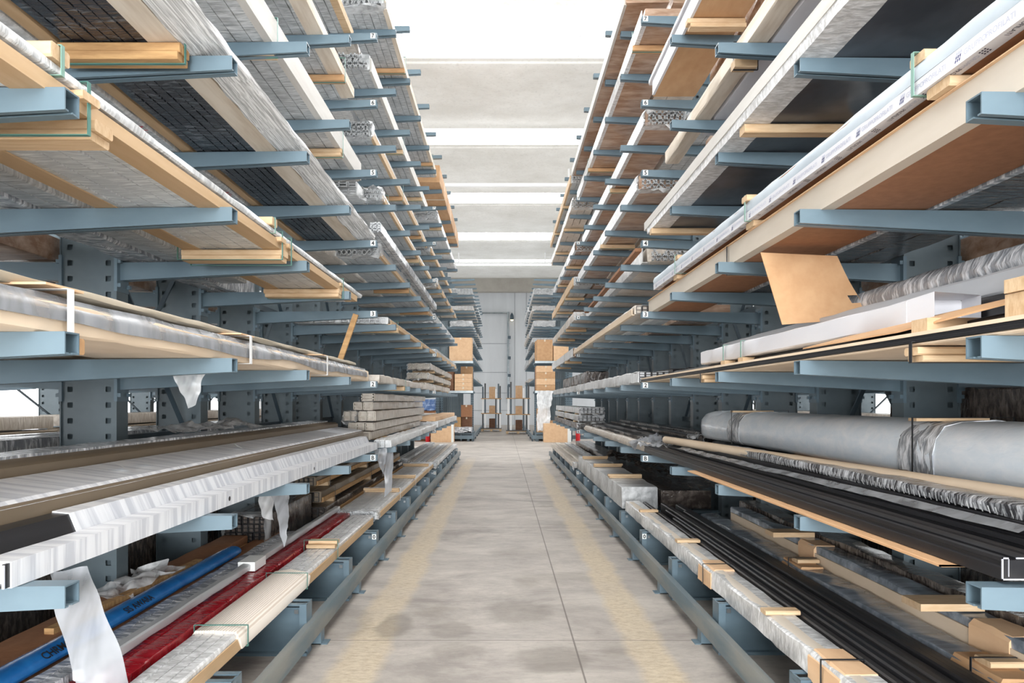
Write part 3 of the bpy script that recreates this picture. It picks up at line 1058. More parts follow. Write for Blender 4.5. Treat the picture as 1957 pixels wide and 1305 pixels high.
P(-1, 6, 1.9, 2.4, .13, 7.5, 13.2, 'film_beige', 4, 'beige film bundle beside the uprights on left rack level 6 middle', group=g3)
P(-1, 5, 1.36, 1.58, .12, 7.75, 13.2, 'film_grey', 2, 'narrow grey bundle with wood edge, left rack level 5 middle', edge='wood', ew=.03, eh=.06, ends='tslot', nend=4, rows=1, bearers=(8.0, 11.0), group=g3)
P(-1, 5, 1.62, 2.1, .16, 7.6, 13.2, 'film_white', 4, 'white bundle behind the narrow one on left rack level 5 middle', ends='tube', nend=5, rows=2, group=g3)
P(-1, 4, 1.34, 1.82, .13, 7.5, 13.2, 'film_grey', 6, 'grey film bundle with round bar ends, left rack level 4 middle', edge='wood', ew=.03, eh=.05, ends='round', nend=8, rows=2, bearers=(9.7, 12.1), bm='wood_orange', group=g3)
P(-1, 4, 1.25, 1.36, .10, 7.0, 12.9, 'film_foil', 2, 'slim silvery bundle lying on the level 4 bundle, left rack middle', dz=.14, ends='tslot', nend=2, rows=2, group=g3)
P(-1, 4, 1.9, 2.4, .12, 7.3, 13.1, 'film_beige', 4, 'beige bundle beside the uprights on left rack level 4 middle', group=g3)
P(-1, 3, 1.30, 1.72, .08, 7.9, 13.2, 'film_grey', 5, 'grey flat bundle with tan edge strip, left rack level 3 middle', edge='angle_tan', ew=.05, eh=.05, ends='tube', nend=6, bearers=(8.35, 10.9), group=g3)
P(-1, 3, 1.76, 2.38, .08, 7.8, 13.2, 'film_white', 6, 'white flat bundle with open bar ends, left rack level 3 middle', ends='tube', nend=8, group=g3)
P(-1, 2, 1.30, 1.85, .085, 7.2, 13.2, 'film_beige', 5, 'flat beige film bundle along the front of left rack level 2 middle', group=g3, bearers=(9.0,), jit=.005)
P(-1, 2, 1.9, 2.38, .12, 7.4, 13.0, 'film_umber', 4, 'dark wrapped bundle beside the uprights on left rack level 2 middle', group=g3)
# level 1 stack of big open hollow sections, each bar its own wrapped bundle
for q, (x0, x1, zz, h, yy, n, nr) in enumerate(((1.60, 1.90, .06, .10, 8.25, 3, 1), (1.56, 1.88, .17, .10, 8.3, 3, 1), (1.52, 1.72, .29, .12, 8.15, 2, 1), (1.76, 1.93, .29, .12, 8.3, 2, 1), (1.55, 1.78, .42, .10, 8.15, 2, 1), (1.50, 1.66, .53, .09, 8.0, 1, 1))):
    nm_ = ('lowest', 'second', 'third', 'back third', 'fourth', 'topmost')[q]
    P(-1, 1, x0, x1, zz and h, yy, 13.2, 'film_beige', n, f'{nm_} bundle in the stack of hollow sections on left rack level 1', dz=zz, ends='tube', nend=n, em='alu_warm', jit=.003, group='stack of hollow sections', g=.008)
for q in range(2):
    y = 9.3 + 2.4 * q
    tag(MB().box(-1.95, -1.45, y, y + .07, LV[-1][1] + .002, LV[-1][1] + .056).build('wood_bearer', 'wood', None), f'timber bearer under the hollow section stack, {("nearer","farther")[q]} one, left rack level 1', 'bearer')
P(-1, 1, 1.27, 1.46, .09, 7.75, 13.0, 'film_white', 3, 'white film bundle in front of the hollow section stack, left rack level 1', ends='tube', nend=3, jit=.006, group=g3)
P(-1, 1, 1.98, 2.4, .16, 7.0, 13.0, 'film_umber', 4, 'dark bundle beside the uprights on left rack level 1 middle', group=g3)
# level 0: slatted white bundles under timber cross pieces
P(-1, 0, 1.36, 1.80, .105, 7.45, 13.4, 'film_white', 7, 'white wrapped bars in timber cross frames, left rack level 0 middle', edge='wood', ew=.03, eh=.06, tops=(8.95, 10.55, 12.45), th=.05, two=True, ends='tslot', nend=5,
  straps='strap_white', em='alu', group=g0, g=.008)
for q, (x0, x1, zz, h, m_) in enumerate(((1.92, 2.40, 0, .13, 'film_umber'), (1.98, 2.4, .18, .12, 'taupe'), (2.04, 2.4, .36, .10, 'taupe'))):
    P(-1, 0, x0, x1, h, 7.5, 13.2, m_, 4, f'{("lowest","middle","top")[q]} brown bundle in the stack behind the framed bars, left rack level 0', dz=zz, edge='wood_old', ew=.03, eh=.05,
      bearers=() if q == 0 else (8.0, 10.2, 12.0), bh=.05, ends='tube', nend=6, em='black_alu2', group='brown stack left level 0', straps='strap_black')
P(-1, 0, 2.06, 2.42, .30, 5.95, 7.35, 'film_umber', 4, 'dark bundle with black bar ends in the shade under left rack level 1', ends='tube', nend=7, rows=4, em='black_alu', group=g0)

# ================================================================== LEFT RACK, far stretch
r = P(-1, 8, 1.25, 1.8, .34, 13.5, 19.2, 'card', 1, 'open brown cardboard boxes in a row on left rack level 8 far', 'long_carton', 'carton', g=0, tape=True, group=g3)
P(-1, 8, 1.85, 2.3, .2, 13.6, 19.1, 'film_beige', 3, 'beige film bundle behind the cardboard on left rack level 8 far', group=g3)
styles = [('film_grey', 'wood', 'grey'), ('film_white', None, 'white'), ('film_beige', 'angle_tan', 'beige')]
for l, (x0, xm_, x1) in {7: (1.3, 1.75, 2.3), 6: (1.42, 1.8, 2.3), 5: (1.3, 1.7, 2.3), 4: (1.35, 1.8, 2.3), 3: (1.3, 1.7, 2.2)}.items():
    a = styles[l % 3]
    b = styles[(l + 1) % 3]
    P(-1, l, x0, xm_ - .02, .15, 13.6, 19.2, a[0], 4, f'{a[2]} film-wrapped front bundle on left rack level {l} far stretch', edge=a[1], ew=.04, ends='tslot', nend=5, rows=2, bearers=(14.3, 16.6, 18.9), bm='wood', group=g3)
    P(-1, l, xm_ + .02, x1, .17, 13.55, 19.2, b[0], 4, f'{b[2]} film-wrapped back bundle on left rack level {l} far stretch', ends='tube', nend=5, rows=2, group=g3)
for q in range(3):
    P(-1, 2, 1.42 - .03 * q + .06, 1.86, .115, 13.1 + .15 * q, 19.0, 'film_beige', 5, f'{("bottom","middle","top")[q]} layer of hollow bars stacked on left rack level 2 far', dz=.05 + q * .19, ends='round', nend=8, rows=2,
      bearers=(14.2, 16.5, 18.4), bh=.045, em='alu_warm', jit=.006, group='stacked round bars')
P(-1, 1, 1.3, 1.75, .12, 13.6, 19.2, 'film_white', 4, 'paper and film wrapped bundle on left rack level 1 far', ends='tube', nend=5, jit=.01, group=g3)
P(-1, 1, 1.35, 1.7, .09, 13.7, 19.1, 'card_light', 1, 'pale carton lying on the wrapped bundle, left rack level 1 far', 'long_carton', 'carton', g=0, dz=.125, group=g3)
P(-1, 1, 1.85, 2.3, .2, 13.6, 19.1, 'film_beige', 4, 'beige bundle at the back of left rack level 1 far', group=g3)
for q in range(7):
    x = 1.30 + q * .125
    P(-1, 0, x, x + .11, .09 + (.05 if q > 4 else 0), 13.55 + .1 * (q % 3), 19.3, ('film_white', 'film_beige', 'film_grey')[q % 3], 1 + (q % 2), f'{("first","second","third","fourth","fifth","sixth","seventh")[q]} pale bar from the aisle on left rack level 0 far', 'profile_bar', 'profile bar', ends='round', nend=2, rows=2, g=.006, group='loose pale bars left')
sheet('long white film strip hanging from left rack level 1 middle', [(-1.37, 7.95, 1.12), (-1.27, 7.95, 1.12), (-1.30, 8.0, .55), (-1.40, 8.0, .50)], 'sheet_white', amp=.02)
sheet('white film corner hanging at the end of the striped profile', [(-1.45, 7.6, 1.10), (-1.30, 7.62, 1.10), (-1.32, 7.65, .80), (-1.36, 7.65, .86)], 'sheet_white', amp=.03)
mb = MB().bar((0, 0, 0), (-.16, -.05, -.50), .05, .03)
tag(mb.build('wood_batten', 'wood_old', None, (-1.42, 6.6, 2.46)), 'slanted timber batten leaning below left rack level 3', 'batten')

# ================================================================== RIGHT RACK, stretch nearest the camera
gr = 'long bundles on the right rack'
P(1, 6, 1.46, 1.89, .13, .9, 6.7, 'card', 1, 'tan cardboard bundle with layered white front, right rack level 6 nearest', 'long_carton', 'carton', g=0, edge='white_card', ew=.02, eh=.13,
  bearers=(5.35,), bm='wood', bh=.07, two=True, straps=None, group=gr)
mb = P(1, 6, 1.94, 2.45, .12, .9, 6.4, 'film_brown', 2, 'brown film-wrapped carton beside the uprights, right rack level 6 nearest', group=gr)
P(1, 6, 1.44, 1.60, .05, .9, 6.75, 'white_card', 1, 'flat white carton on top of the tan bundle, right rack level 6', 'long_carton', 'carton', g=0, dz=.135, group=gr)
P(1, 5, 1.57, 1.70, .12, .9, 6.6, 'board', 1, 'raw wooden board bundle at the front of right rack level 5', 'board_bundle', 'boards', g=0, bearers=(4.6,), straps='strap_black', group=gr)
P(1, 5, 1.72, 1.86, .14, .9, 5.9, 'white_card', 1, 'white long carton behind the raw boards, right rack level 5', 'long_carton', 'carton', g=0, group=gr)
P(1, 5, 1.9, 2.45, .15, .9, 6.4, 'film_brown', 2, 'brown film-wrapped carton beside the uprights, right rack level 5 nearest', group=gr)
r4 = P(1, 4, 1.385, 1.99, .12, .9, 6.56, 'film_sheet', 1, 'dark slate film-wrapped slab with pale film border, right rack level 4', g=0, jit=.002, bearers=(3.95, 6.3), bh=.05, straps=None, bm='wood', group=gr)
MB().ext([(x - 1.6875, z) for x, z in [(1.375, -.003), (1.53, -.003), (1.53, .002), (1.385, .06), (1.37, .06)]], .02, 5.6, 0, 44, .003).build('film_border', 'film_clearwrap', r4, ang=.8)
MB().ext([(x - 1.6875, z) for x, z in [(1.366, .05), (1.366, .125), (1.40, .125), (1.40, .05)]], .0, 5.7, 0, 10, .002).build('edge_board', 'board_white', r4, ang=.5)
P(1, 4, 2.01, 2.08, .11, .9, 6.3, 'film_umber', 1, 'narrow brown strip behind the dark slab, right rack level 4', 'profile_bundle', 'bundle', g=0, group=gr)
P(1, 4, 2.12, 2.48, .13, .9, 6.0, 'film_brown', 2, 'brown wrapped carton beside the uprights, right rack level 4 nearest', group=gr)
# level 3 : cream slab below, printed white carton above
r3 = P(1, 3, 1.48, 1.975, .118, .8, 6.9, 'card_brown', 1, 'brown carton slab with cream front edge, right rack level 3', 'long_carton', 'carton', g=0, jit=.001, bearers=(4.46,), bh=.06, two=True, straps='strap_black', group=gr)
MB().ext([(x - 1.7275, z) for x, z in [(1.474, -.003), (1.535, -.003), (1.535, .001), (1.481, .002), (1.481, .121), (1.474, .121)]], 0, 6.1, 0, 20, .0012).build('cream_edge', 'card_cream', r3, ang=.5)
MB().box(1.46 - 1.7275, 1.98 - 1.7275, .0, 6.1, .119, .123).build('card_sheet', 'card_light', r3)
gp = P(1, 3, 1.427, 1.86, .105, .8, 6.45, 'card_brown', 1, 'white printed long carton with blue repeated lettering, right rack level 3', 'long_carton', 'carton', g=0, jit=.001, dz=.162, tops=(2.35, 3.98, 5.6), th=.035, straps='strap_pale', group=gr)
for y in (2.25, 4.0, 5.7):
    bearer(gp, 1, 1.435 - 1.6435, 1.86 - 1.6435, -.038, -.004, y - .8, 'wood', .12)
MB().ext([(x - 1.6435, z) for x, z in [(1.423, -.003), (1.474, -.003), (1.474, .001), (1.428, .002), (1.428, .047), (1.423, .047)]], 0, 5.65, 0, 16, .0008).build('printed_wrap', 'white_card', gp, ang=.5)
MB().ext([(x - 1.6435, z) for x, z in [(1.424, .047), (1.420, .08), (1.43, .108), (1.6, .109), (1.6, .106), (1.433, .104), (1.428, .08), (1.429, .047)]], 0, 5.65, 0, 40, .003).build('film_cover', 'foam', gp, ang=.9)
mb = MB()
xf = 1.4222 - 1.6435
for q in range(18):
    y = 5.55 - q * .30
    # logo of slanted dashes, then the word, reading towards the camera
    for i in range(3):
        for k in range(3):
            yy = y - i * .0095 - k * .0035
            zz = .008 + k * .0105
            mb.add([(xf, yy, zz), (xf, yy - .0055, zz), (xf, yy - .0085, zz + .0085), (xf, yy - .003, zz + .0085)], [(0, 1, 2, 3)], 0 if k < 2 else 1)
    put_text(mb, 'GRUPPO', .0255, (xf, y - .042, .014), (0, -1, 0), (0, 0, 1), 1)
    put_text(mb, 'PROFILATI', .0255, (xf, y - .138, .014), (0, -1, 0), (0, 0, 1), 1)
    zb = -.0036
    y2 = y - .12
    for i in range(3):
        for k in range(3):
            yy = y2 + i * .0115 + k * .003
            xx = 1.434 - 1.6435 + k * .010
            mb.add([(xx, yy, zb), (xx, yy + .007, zb), (xx + .006, yy + .009, zb), (xx + .006, yy + .002, zb)], [(0, 1, 2, 3)], 2)
    put_text(mb, 'GRUPPO', .022, (1.438 - 1.6435, y2 + .045, zb), (0, 1, 0), (1, 0, 0), 1)
    put_text(mb, 'PROFILATI', .022, (1.438 - 1.6435, y2 + .128, zb), (0, 1, 0), (1, 0, 0), 2)
mb.build('printed_lettering', ['ink_blue', 'ink_faint', 'ink_dark'], gp, ang=0)
P(1, 3, 1.99, 2.44, .13, .8, 5.9, 'film_umber', 2, 'dark shiny film-wrapped carton beside the uprights, right rack level 3', jit=.006, edge='film_foil', ew=.03, group=gr)
# torn cardboard flap hanging from level 3
mb = MB()
fl = []
for i in range(9):
    for j in range(9):
        u, v = i / 8, j / 8
        x = 1.48 + .44 * u + v * (.13 + .10 * u) * .8
        z = 2.475 - .02 * u - v * (.42 - .06 * u)
        y = 3.92 - .05 * v + .03 * math.sin(v * 3) * u
        fl.append((x, y, z))
fs = [(i * 9 + j, (i + 1) * 9 + j, (i + 1) * 9 + j + 1, i * 9 + j + 1) for i in range(8) for j in range(8) if not (i == 7 and j in (5,))]
n_ = len(fl)
mb.add(fl, fs).add([(x, y + .006, z) for x, y, z in fl], fs)
edge_ids = [i * 9 for i in range(9)] + [72 + j for j in range(1, 9)] + [i * 9 + 8 for i in range(7, -1, -1)] + [j for j in range(7, 0, -1)]
mb.add([fl[k] for k in edge_ids] + [(fl[k][0], fl[k][1] + .006, fl[k][2]) for k in edge_ids], [(k, (k + 1) % 32, 32 + (k + 1) % 32, 32 + k) for k in range(32)])
o = mb.build('cardboard_flap', 'card', None, ang=.4, loc=None)
tag(o, 'torn tan cardboard flap hanging in front of right rack level 2', 'cardboard')
# level 2
r2 = P(1, 2, 1.42, 2.0, .012, .8, 7.0, 'card_pale', 1, 'thin pale cardboard sheet with black trim along right rack level 2 front', 'cardboard_sheet', 'cardboard', g=0, jit=.001, bearers=(2.35, 4.85), bh=.05, two=True, straps='strap_black', group=gr)
MB().ext([(x - 1.71, z) for x, z in [(1.415, .012), (1.415, .022), (1.42, .024), (1.42, .034), (1.50, .034), (1.50, .012)]], 0, 6.2).build('black_trim', 'black_alu', r2)
MB().ext([(x - 1.71, z) for x, z in [(1.417, .035), (1.417, .048), (1.62, .052), (1.62, .035)]], 0, 6.2, 0, 10, .001).build('top_card', 'card_pale', r2)
bx = P(1, 2, 1.55, 1.76, .10, 2.62, 5.35, 'white_card', 1, 'white long carton with open curled end, right rack level 2', 'long_carton', 'carton', g=0, dz=.098, bearers=(4.75, 4.4), bh=.042, straps='strap_pale', group=gr)
MB().loft([[(-.105, 0, 0), (.105, 0, 0), (.105, 0, .1), (-.105, 0, .1)], [(-.10, -.16, -.012), (.11, -.10, -.01), (.11, -.10, .104), (-.10, -.16, .108)]], caps=False).build('end_flap', 'white_card', bx)
bb = MB()
P(1, 2, 1.60, 2.1, .035, .8, 6.6, 'black_alu', 4, 'black flat profiles beneath the white carton, right rack level 2', dz=.056, g=.008, group=gr)
P(1, 2, 1.80, 1.92, .085, 1.0, 5.6, 'grey_paint', 1, 'light grey profile behind the white carton, right rack level 2', 'profile_bar', 'profile bar', g=0, dz=.20, group=gr)
P(1, 2, 1.78, 2.1, .10, 1.0, 6.0, 'black_alu', 4, 'black profiles under the light grey one, right rack level 2', dz=.093, g=.012, group=gr)
roll(1, 2.12, LV[1][2] + .30, .075, .8, 4.2, 'film_foil', 'silver film-wrapped roll behind the light grey profile, right rack level 2', jit=.006, group=gr)
roll(1, 2.28, LV[1][2] + .34, .05, .8, 4.6, 'film_black', 'thin black film-wrapped roll beside the uprights, right rack level 2', jit=.006, group=gr)
P(1, 2, 2.14, 2.45, .24, .8, 5.5, 'film_brown', 2, 'brown wrapped carton under the silver roll, right rack level 2', group=gr)
for q, (x0, x1, y, z, h) in enumerate(((1.46, 1.8, 2.35, .053, .045), (1.5, 1.8, 1.95, .053, .075), (1.49, 1.75, 1.94, .130, .04))):
    t_ = tag(MB().box(x0, x1, y, y + .09, LV[1][2] + z, LV[1][2] + z + h).build('wood_block', 'wood', None, ang=0), f'{("low strapped","tall strapped","upper")[q]} timber block at the right edge, right rack level 2', 'timber block')
tag(MB().loft([[(1.45, 2.5, 1.872), (1.45, 3.3, 1.872), (1.45, 3.3, 1.878), (1.45, 2.5, 1.878)], [(1.62, 1.7, 1.955), (1.62, 2.9, 1.93), (1.62, 2.9, 1.936), (1.62, 1.7, 1.961)]]).build('cardboard_strip', 'card', None), 'bent tan cardboard strip beside the timber blocks, right rack level 2', 'cardboard strip')

# level 1: black profiles, white film, kraft tube, serrated film bundle, big silver bundle
gb = 'black profiles on the right rack'
for q, (x0, x1, h, yn, yf, m_) in enumerate(((1.46, 1.53, .066, 2.0, 7.05, 'black_alu'), (1.55, 1.63, .06, 1.7, 6.9, 'black_alu2'), (1.64, 1.70, .085, 1.5, 6.8, 'black_alu'), (1.715, 1.80, .122, 2.2, 6.6, 'black_alu'), (1.81, 1.88, .122, 1.4, 6.2, 'black_alu2'))):
    od = ('front', 'second', 'third', 'fourth', 'fifth')[q]
    xm = (x0 + x1) / 2
    rt = thing('black_profile', f'{od} black aluminium profile from the aisle on right rack level 1', 'profile bar', (xm, yn, LV[1][1] + .012), gb)
    w = x1 - x0
    pl = [(-w / 2, 0), (-w / 2, h * .55), (-w / 2 + .006, h * .6), (-w / 2 + .006, h * .78), (-w / 2, h * .82), (-w / 2, h), (-w * .2, h), (-w * .2, h - .008), (w * .1, h - .008), (w * .1, h), (w / 2, h), (w / 2, 0)]
    MB().ext(pl, 0, yf - yn).build('profile', m_, rt, ang=.3)
    e = MB()
    t_ = .004
    for a, b, c, d in ((-w / 2, -w / 2 + t_, 0, h), (-w / 2, -w * .2, h - t_, h), (-w * .22, -w * .2, .01, h), (-w / 2, w / 2, 0, t_), (w * .1, w / 2, h - t_, h)):
        e.box(a, b, -.003, 0, c, d)
    e.build('cut_end', 'cut_alu' if q in (0, 3) else 'black_alu2', rt, ang=0)
P(1, 1, 1.405, 1.50, .010, 2.2, 5.2, 'card', 1, 'tan cardboard strip under the front black profile, right rack level 1', 'cardboard_strip', 'cardboard strip', g=0, jit=.0005)
sheet('long white film strip lying between the black profiles, right rack level 1', [(1.66, 2.2, 1.195), (1.71, 2.2, 1.215), (1.66, 6.3, 1.20), (1.60, 6.3, 1.185)], 'sheet_white', amp=.008, fr=5, nu=5, nv=40)
tb = thing('cardboard_tube', 'long pale kraft cardboard tube behind the black profiles, right rack level 1', 'tube', (1.66, 6.95, 1.23))
MB().tube([(0, 0, 0), (.12, -2.2, .018), (.29, -4.7, .035), (.36, -5.9, .04)], .037, 20, 0, False).build('tube_wall', 'card_pale', tb, ang=.9)
mb = MB()
vs = [(math.cos(t) * q, .001, math.sin(t) * q) for q in (.037, .031) for t in [2 * math.pi * i / 20 for i in range(20)]]
mb.add(vs, [(i, (i + 1) % 20, 20 + (i + 1) % 20, 20 + i) for i in range(20)])
mb.tube([(0, 0, 0), (.018, -.3, .003)], .031, 20, 0, True)
mb.build('tube_end', 'card_dark', tb)
sr = P(1, 1, 1.735, 1.87, .048, .9, 5.45, 'film_glitter', 1, 'black bar bundle under glittering clear film in front of the tube, right rack level 1', dz=.138, jit=.005, group=gr)
mb = MB()
for q in range(120):
    y = .04 + q * .037
    mb.add([(-.0735, y, .001), (-.0735, y + .006, .001), (-.0735, y + .020, .026), (-.0735, y + .012, .026)], [(0, 1, 2, 3)])
o_ = mb.build('film_pleats', 'film_grey', sr, ang=0)
P(1, 1, 1.90, 2.10, .085, .9, 6.6, 'black_alu', 3, 'plain black profiles under the kraft tube, right rack level 1', g=.01, group=gr)
big = thing('insulated_panel_bundle', 'large silver film-wrapped bundle with cardboard saddles, right rack level 1', 'bundle', (2.36, .9, LV[1][1] + .15), gr)
pl = [(-.22, 0), (-.255, .03), (-.262, .12), (-.25, .20), (-.20, .262), (-.12, .285), (.05, .29), (.2, .27), (.235, .2), (.235, .02), (.2, 0)]
mb = MB()
rings = []
for a in range(60):
    y = a / 59 * 6.5
    s_ = .82 if a in (0, 59) else (.93 if a in (1, 58) else 1)
    rings.append([(x * s_ + R.uniform(-.002, .002), y, .14 + (z - .14) * s_ + R.uniform(-.002, .002)) for x, z in pl])
mb.loft(rings)
mb.build('wrapping', 'film_silver', big, ang=1.0)
for y in (1.0, 2.55, 5.3):
    MB().box(-.27, .1, y, y + .07, .285, .30).build('wood_saddle', 'wood', big)
    mb = MB()
    mb.ext([(x * 1.012, .14 + (z - .14) * 1.012) for x, z in pl], y - .12, y + .18, 0, 8, .004)
    mb.build('stretch_band', 'film_foil', big, ang=.8)
    strap(big, 1, -.268, .24, -.004, .302, y + .03, 'strap_black', .012)
P(1, 1, 2.12, 2.5, .13, .9, 6.9, 'film_black', 3, 'black film-wrapped bars carrying the large silver bundle, right rack level 1', group=gr)
P(1, 1, 2.10, 2.2, .018, 1.6, 5.0, 'card', 1, 'tan cardboard strip beneath the large silver bundle, right rack level 1', 'cardboard_strip', 'cardboard strip', g=0, dz=.131)

# level 0
gq = 'bundles on the right rack feet'
fp = P(1, 0, 1.435, 1.60, .125, 1.6, 8.0, 'film_clearwrap', 1, 'pale film-wrapped pole bundle at the front of right rack level 0', jit=.005, g=0, group=gq)
mb = MB()
mb.ext([(x - 1.5175, z) for x, z in [(1.449, .118), (1.47, .1285), (1.515, .130), (1.515, .122), (1.47, .12)]], .05, 6.3, 0, 44, .0025)
mb.build('cream_strip', 'card_cream', fp, ang=.6)
for y in (2.9, 4.7):
    MB().ext([(x - 1.5175, z) for x, z in [(1.428, -.004), (1.43, .10), (1.46, .133), (1.59, .133), (1.606, .1), (1.606, -.004)]], y - 1.6, y - 1.6 + .3, 0, 4, .003).build('cardboard_saddle', 'card_light', fp, ang=.6)
    strap(fp, 1, 1.425 - 1.5175, 1.609 - 1.5175, -.006, .136, y - 1.6 + .15, 'strap_black', .012)
for y in (3.75, 5.65, 7.2):
    bearer(fp, 1, 1.43 - 1.5175, 1.62 - 1.5175, .126, .15, y - 1.6, 'wood', .08)
for q in range(8):
    x0 = 1.62 + q * .046
    P(1, 0, x0, x0 + .043, (.13, .15, .15, .16, .15, .17, .16, .15)[q], (1.4, 1.5, 1.4, 1.3, 1.5, 1.4, 1.3, 1.4)[q], (7.9, 6.7, 7.2, 7.6, 7.4, 7.0, 7.5, 7.6)[q], ('black_alu2', 'black_alu', 'black_alu', 'black_alu2')[q % 4], 1,
      f'{("first","second","third","fourth","fifth","sixth","seventh","eighth")[q]} black bar behind the pale pole bundle, right rack level 0', 'black_profile', 'profile bar', g=0, jit=0, group='black bars right level 0', ends='tube', nend=1, em='black_alu2')
sl = P(1, 0, 2.0, 2.17, .16, 1.4, 6.9, 'film_slate', 1, 'slate film-wrapped bundle beside the black bars, right rack level 0', jit=.007, g=0, group=gq)
b2 = P(1, 0, 2.19, 2.34, .27, 1.4, 6.6, 'film_slate', 1, 'grey film-wrapped bundle with tan cardboard side, right rack level 0', jit=.006, g=0, edge='card_pale', ew=.02, eh=.225, group=gq)
for y in (2.75, 4.6):
    MB().ext([(x, z) for x, z in [(-.09, -.002), (-.092, .13), (-.07, .172), (.07, .172), (.088, .13), (.088, -.002)]], y - 1.4, y - 1.1, 0, 4, .003).build('cardboard_saddle', 'card', sl, ang=.6)
    bearer(sl, 1, -.06, .09, .173, .20, y - 1.25, 'wood', .1)
    strap(sl, 1, -.093, .09, -.004, .202, y - 1.25, 'strap_black', .012)
    MB().ext([(x, z) for x, z in [(-.080, .1), (-.08, .25), (-.06, .275), (.07, .275), (.079, .25), (.079, .1)]], y - 1.2, y - .95, 0, 4, .003).build('cardboard_saddle', 'card_light', b2, ang=.6)
P(1, 0, 2.36, 2.52, .30, 1.4, 6.8, 'film_umber', 1, 'dark glossy film bundle by the uprights, right rack level 0 nearest', jit=.008, g=0, group=gq)
for q, y in enumerate((3.3, 5.1)):
    tag(MB().box(2.02, 2.33, y, y + .16, .33 + .275, .33 + .31).build('wood_block', 'wood', None, ang=0), f'{("nearer","farther")[q]} timber block lying over the grey film bundles, right rack level 0', 'timber block')

# ================================================================== RIGHT RACK, middle stretch
P(1, 8, 1.32, 1.80, .15, 7.4, 13.1, 'film_brown', 1, 'brown film-wrapped carton with pale edge, right rack level 8 middle', edge='board_white', ew=.03, eh=.13, jit=.004, g=0, group=gr)
P(1, 8, 1.85, 2.3, .15, 7.4, 13.1, 'film_brown', 2, 'brown film-wrapped carton at the back of right rack level 8 middle', group=gr)
P(1, 7, 1.41, 1.86, .15, 6.9, 13.0, 'film_brown', 1, 'brown film-wrapped carton with white front, right rack level 7 middle', edge='film_clearwrap', ew=.05, eh=.15, bearers=(7.35, 11.2), bm='wood_orange', jit=.003, g=0, group=gr)
P(1, 7, 1.9, 2.4, .15, 7.0, 13.0, 'film_beige', 3, 'beige film bundle at the back of right rack level 7 middle', group=gr)
P(1, 6, 1.52, 1.95, .15, 7.4, 13.1, 'film_brown', 1, 'brown film carton with crumpled white end, right rack level 6 middle', edge='film_white', ew=.045, eh=.15, bearers=(9.6,), jit=.003, g=0, ends='tslot', nend=6, rows=2, group=gr)
P(1, 6, 2.0, 2.45, .14, 7.4, 13.1, 'film_grey', 3, 'grey bundle at the back of right rack level 6 middle', group=gr)
P(1, 5, 1.45, 1.93, .15, 7.4, 13.2, 'film_brown', 1, 'brown film carton with torn film end, right rack level 5 middle', edge='film_white', ew=.05, eh=.15, bearers=(10.0,), jit=.004, g=0, ends='tslot', nend=6, rows=2, group=gr)
P(1, 5, 2.0, 2.45, .14, 7.4, 13.1, 'film_beige', 3, 'beige bundle at the back of right rack level 5 middle', group=gr)
P(1, 4, 1.60, 2.3, .17, 7.8, 13.2, 'film_beige', 1, 'pale carton wrapped in crinkled film, right rack level 4 middle', edge='film_clearwrap', ew=.09, eh=.17, jit=.005, g=0, ends='tslot', nend=8, rows=2, group=gr)
tag(MB().bar((1.45, 7.3, 3.24), (1.52, 12.4, 3.24), .07, .035).build('cardboard_strip', 'card_brown', None), 'brown cardboard angle strip along the front of right rack level 4 middle', 'cardboard strip')
P(1, 3, 1.33, 1.60, .09, 7.0, 12.9, 'film_beige', 2, 'front paper-wrapped bundle with dark bar ends, right rack level 3 middle', ends='tube', nend=4, rows=1, em='black_alu2', edge='card_pale', ew=.03, eh=.06, group=gr)
P(1, 3, 1.64, 1.86, .10, 7.2, 12.9, 'film_white', 2, 'second paper-wrapped bundle on right rack level 3 middle', ends='tube', nend=3, rows=1, em='black_alu2', group=gr)
P(1, 3, 1.95, 2.4, .13, 7.2, 12.9, 'film_brown', 2, 'brown carton by the uprights on right rack level 3 middle', bearers=(8.2, 10.5), group=gr)
P(1, 2, 1.40, 1.72, .12, 7.05, 13.0, 'film_white', 2, 'milky film bundle with black bar ends, right rack level 2 middle', ends='tube', nend=5, rows=2, em='black_alu', jit=.007, group=gr, straps='strap_black', bearers=())
P(1, 2, 1.8, 2.4, .16, 7.2, 13.0, 'film_black', 4, 'black film-wrapped bundle behind the milky one, right rack level 2 middle', jit=.01, group=gr)
roll(1, 1.52, LV[1][1], .052, 7.1, 12.4, 'film_beige', 'knotted pale film roll at the front of right rack level 1 middle', jit=.008, group=gr)
for q in range(4):
    P(1, 1, 1.68 + .17 * q, 1.83 + .17 * q, .11 + .03 * q, 7.0 + .2 * q, 12.8, ('film_umber', 'black_alu2', 'film_umber', 'film_black')[q], 2, f'{("first","second","third","fourth")[q]} dark bundle behind the knotted roll, right rack level 1 middle', ends='tube', nend=2, rows=2, em='black_alu', group='dark bundles right level 1')
gw = P(1, 0, 1.43, 1.86, .26, 8.2, 12.95, 'film_grey', 1, 'big grey film-wrapped block with timber on top, right rack level 0 middle', jit=.005, g=0, tops=(9.2, 10.75, 12.2), th=.05, tm='wood', straps=None, two=True, group=gq)
sheet('large black torn film draped behind the grey block, right rack level 0', [(1.90, 7.6, .72), (2.5, 7.6, .62), (2.5, 12.4, .78), (1.86, 12.4, .70)], 'film_umber', amp=.09, fr=5, nu=16, nv=40)
P(1, 0, 1.9, 2.5, .22, 8.2, 13.0, 'film_umber', 4, 'dark film-wrapped bars behind the grey block, right rack level 0 middle', group=gq)
sheet('white film rag lying at the end of the kraft tube, right rack level 1', [(1.42, 6.95, 1.19), (1.72, 6.9, 1.18), (1.70, 7.6, 1.20), (1.42, 7.7, 1.13)], 'sheet_white', amp=.10, fr=8)

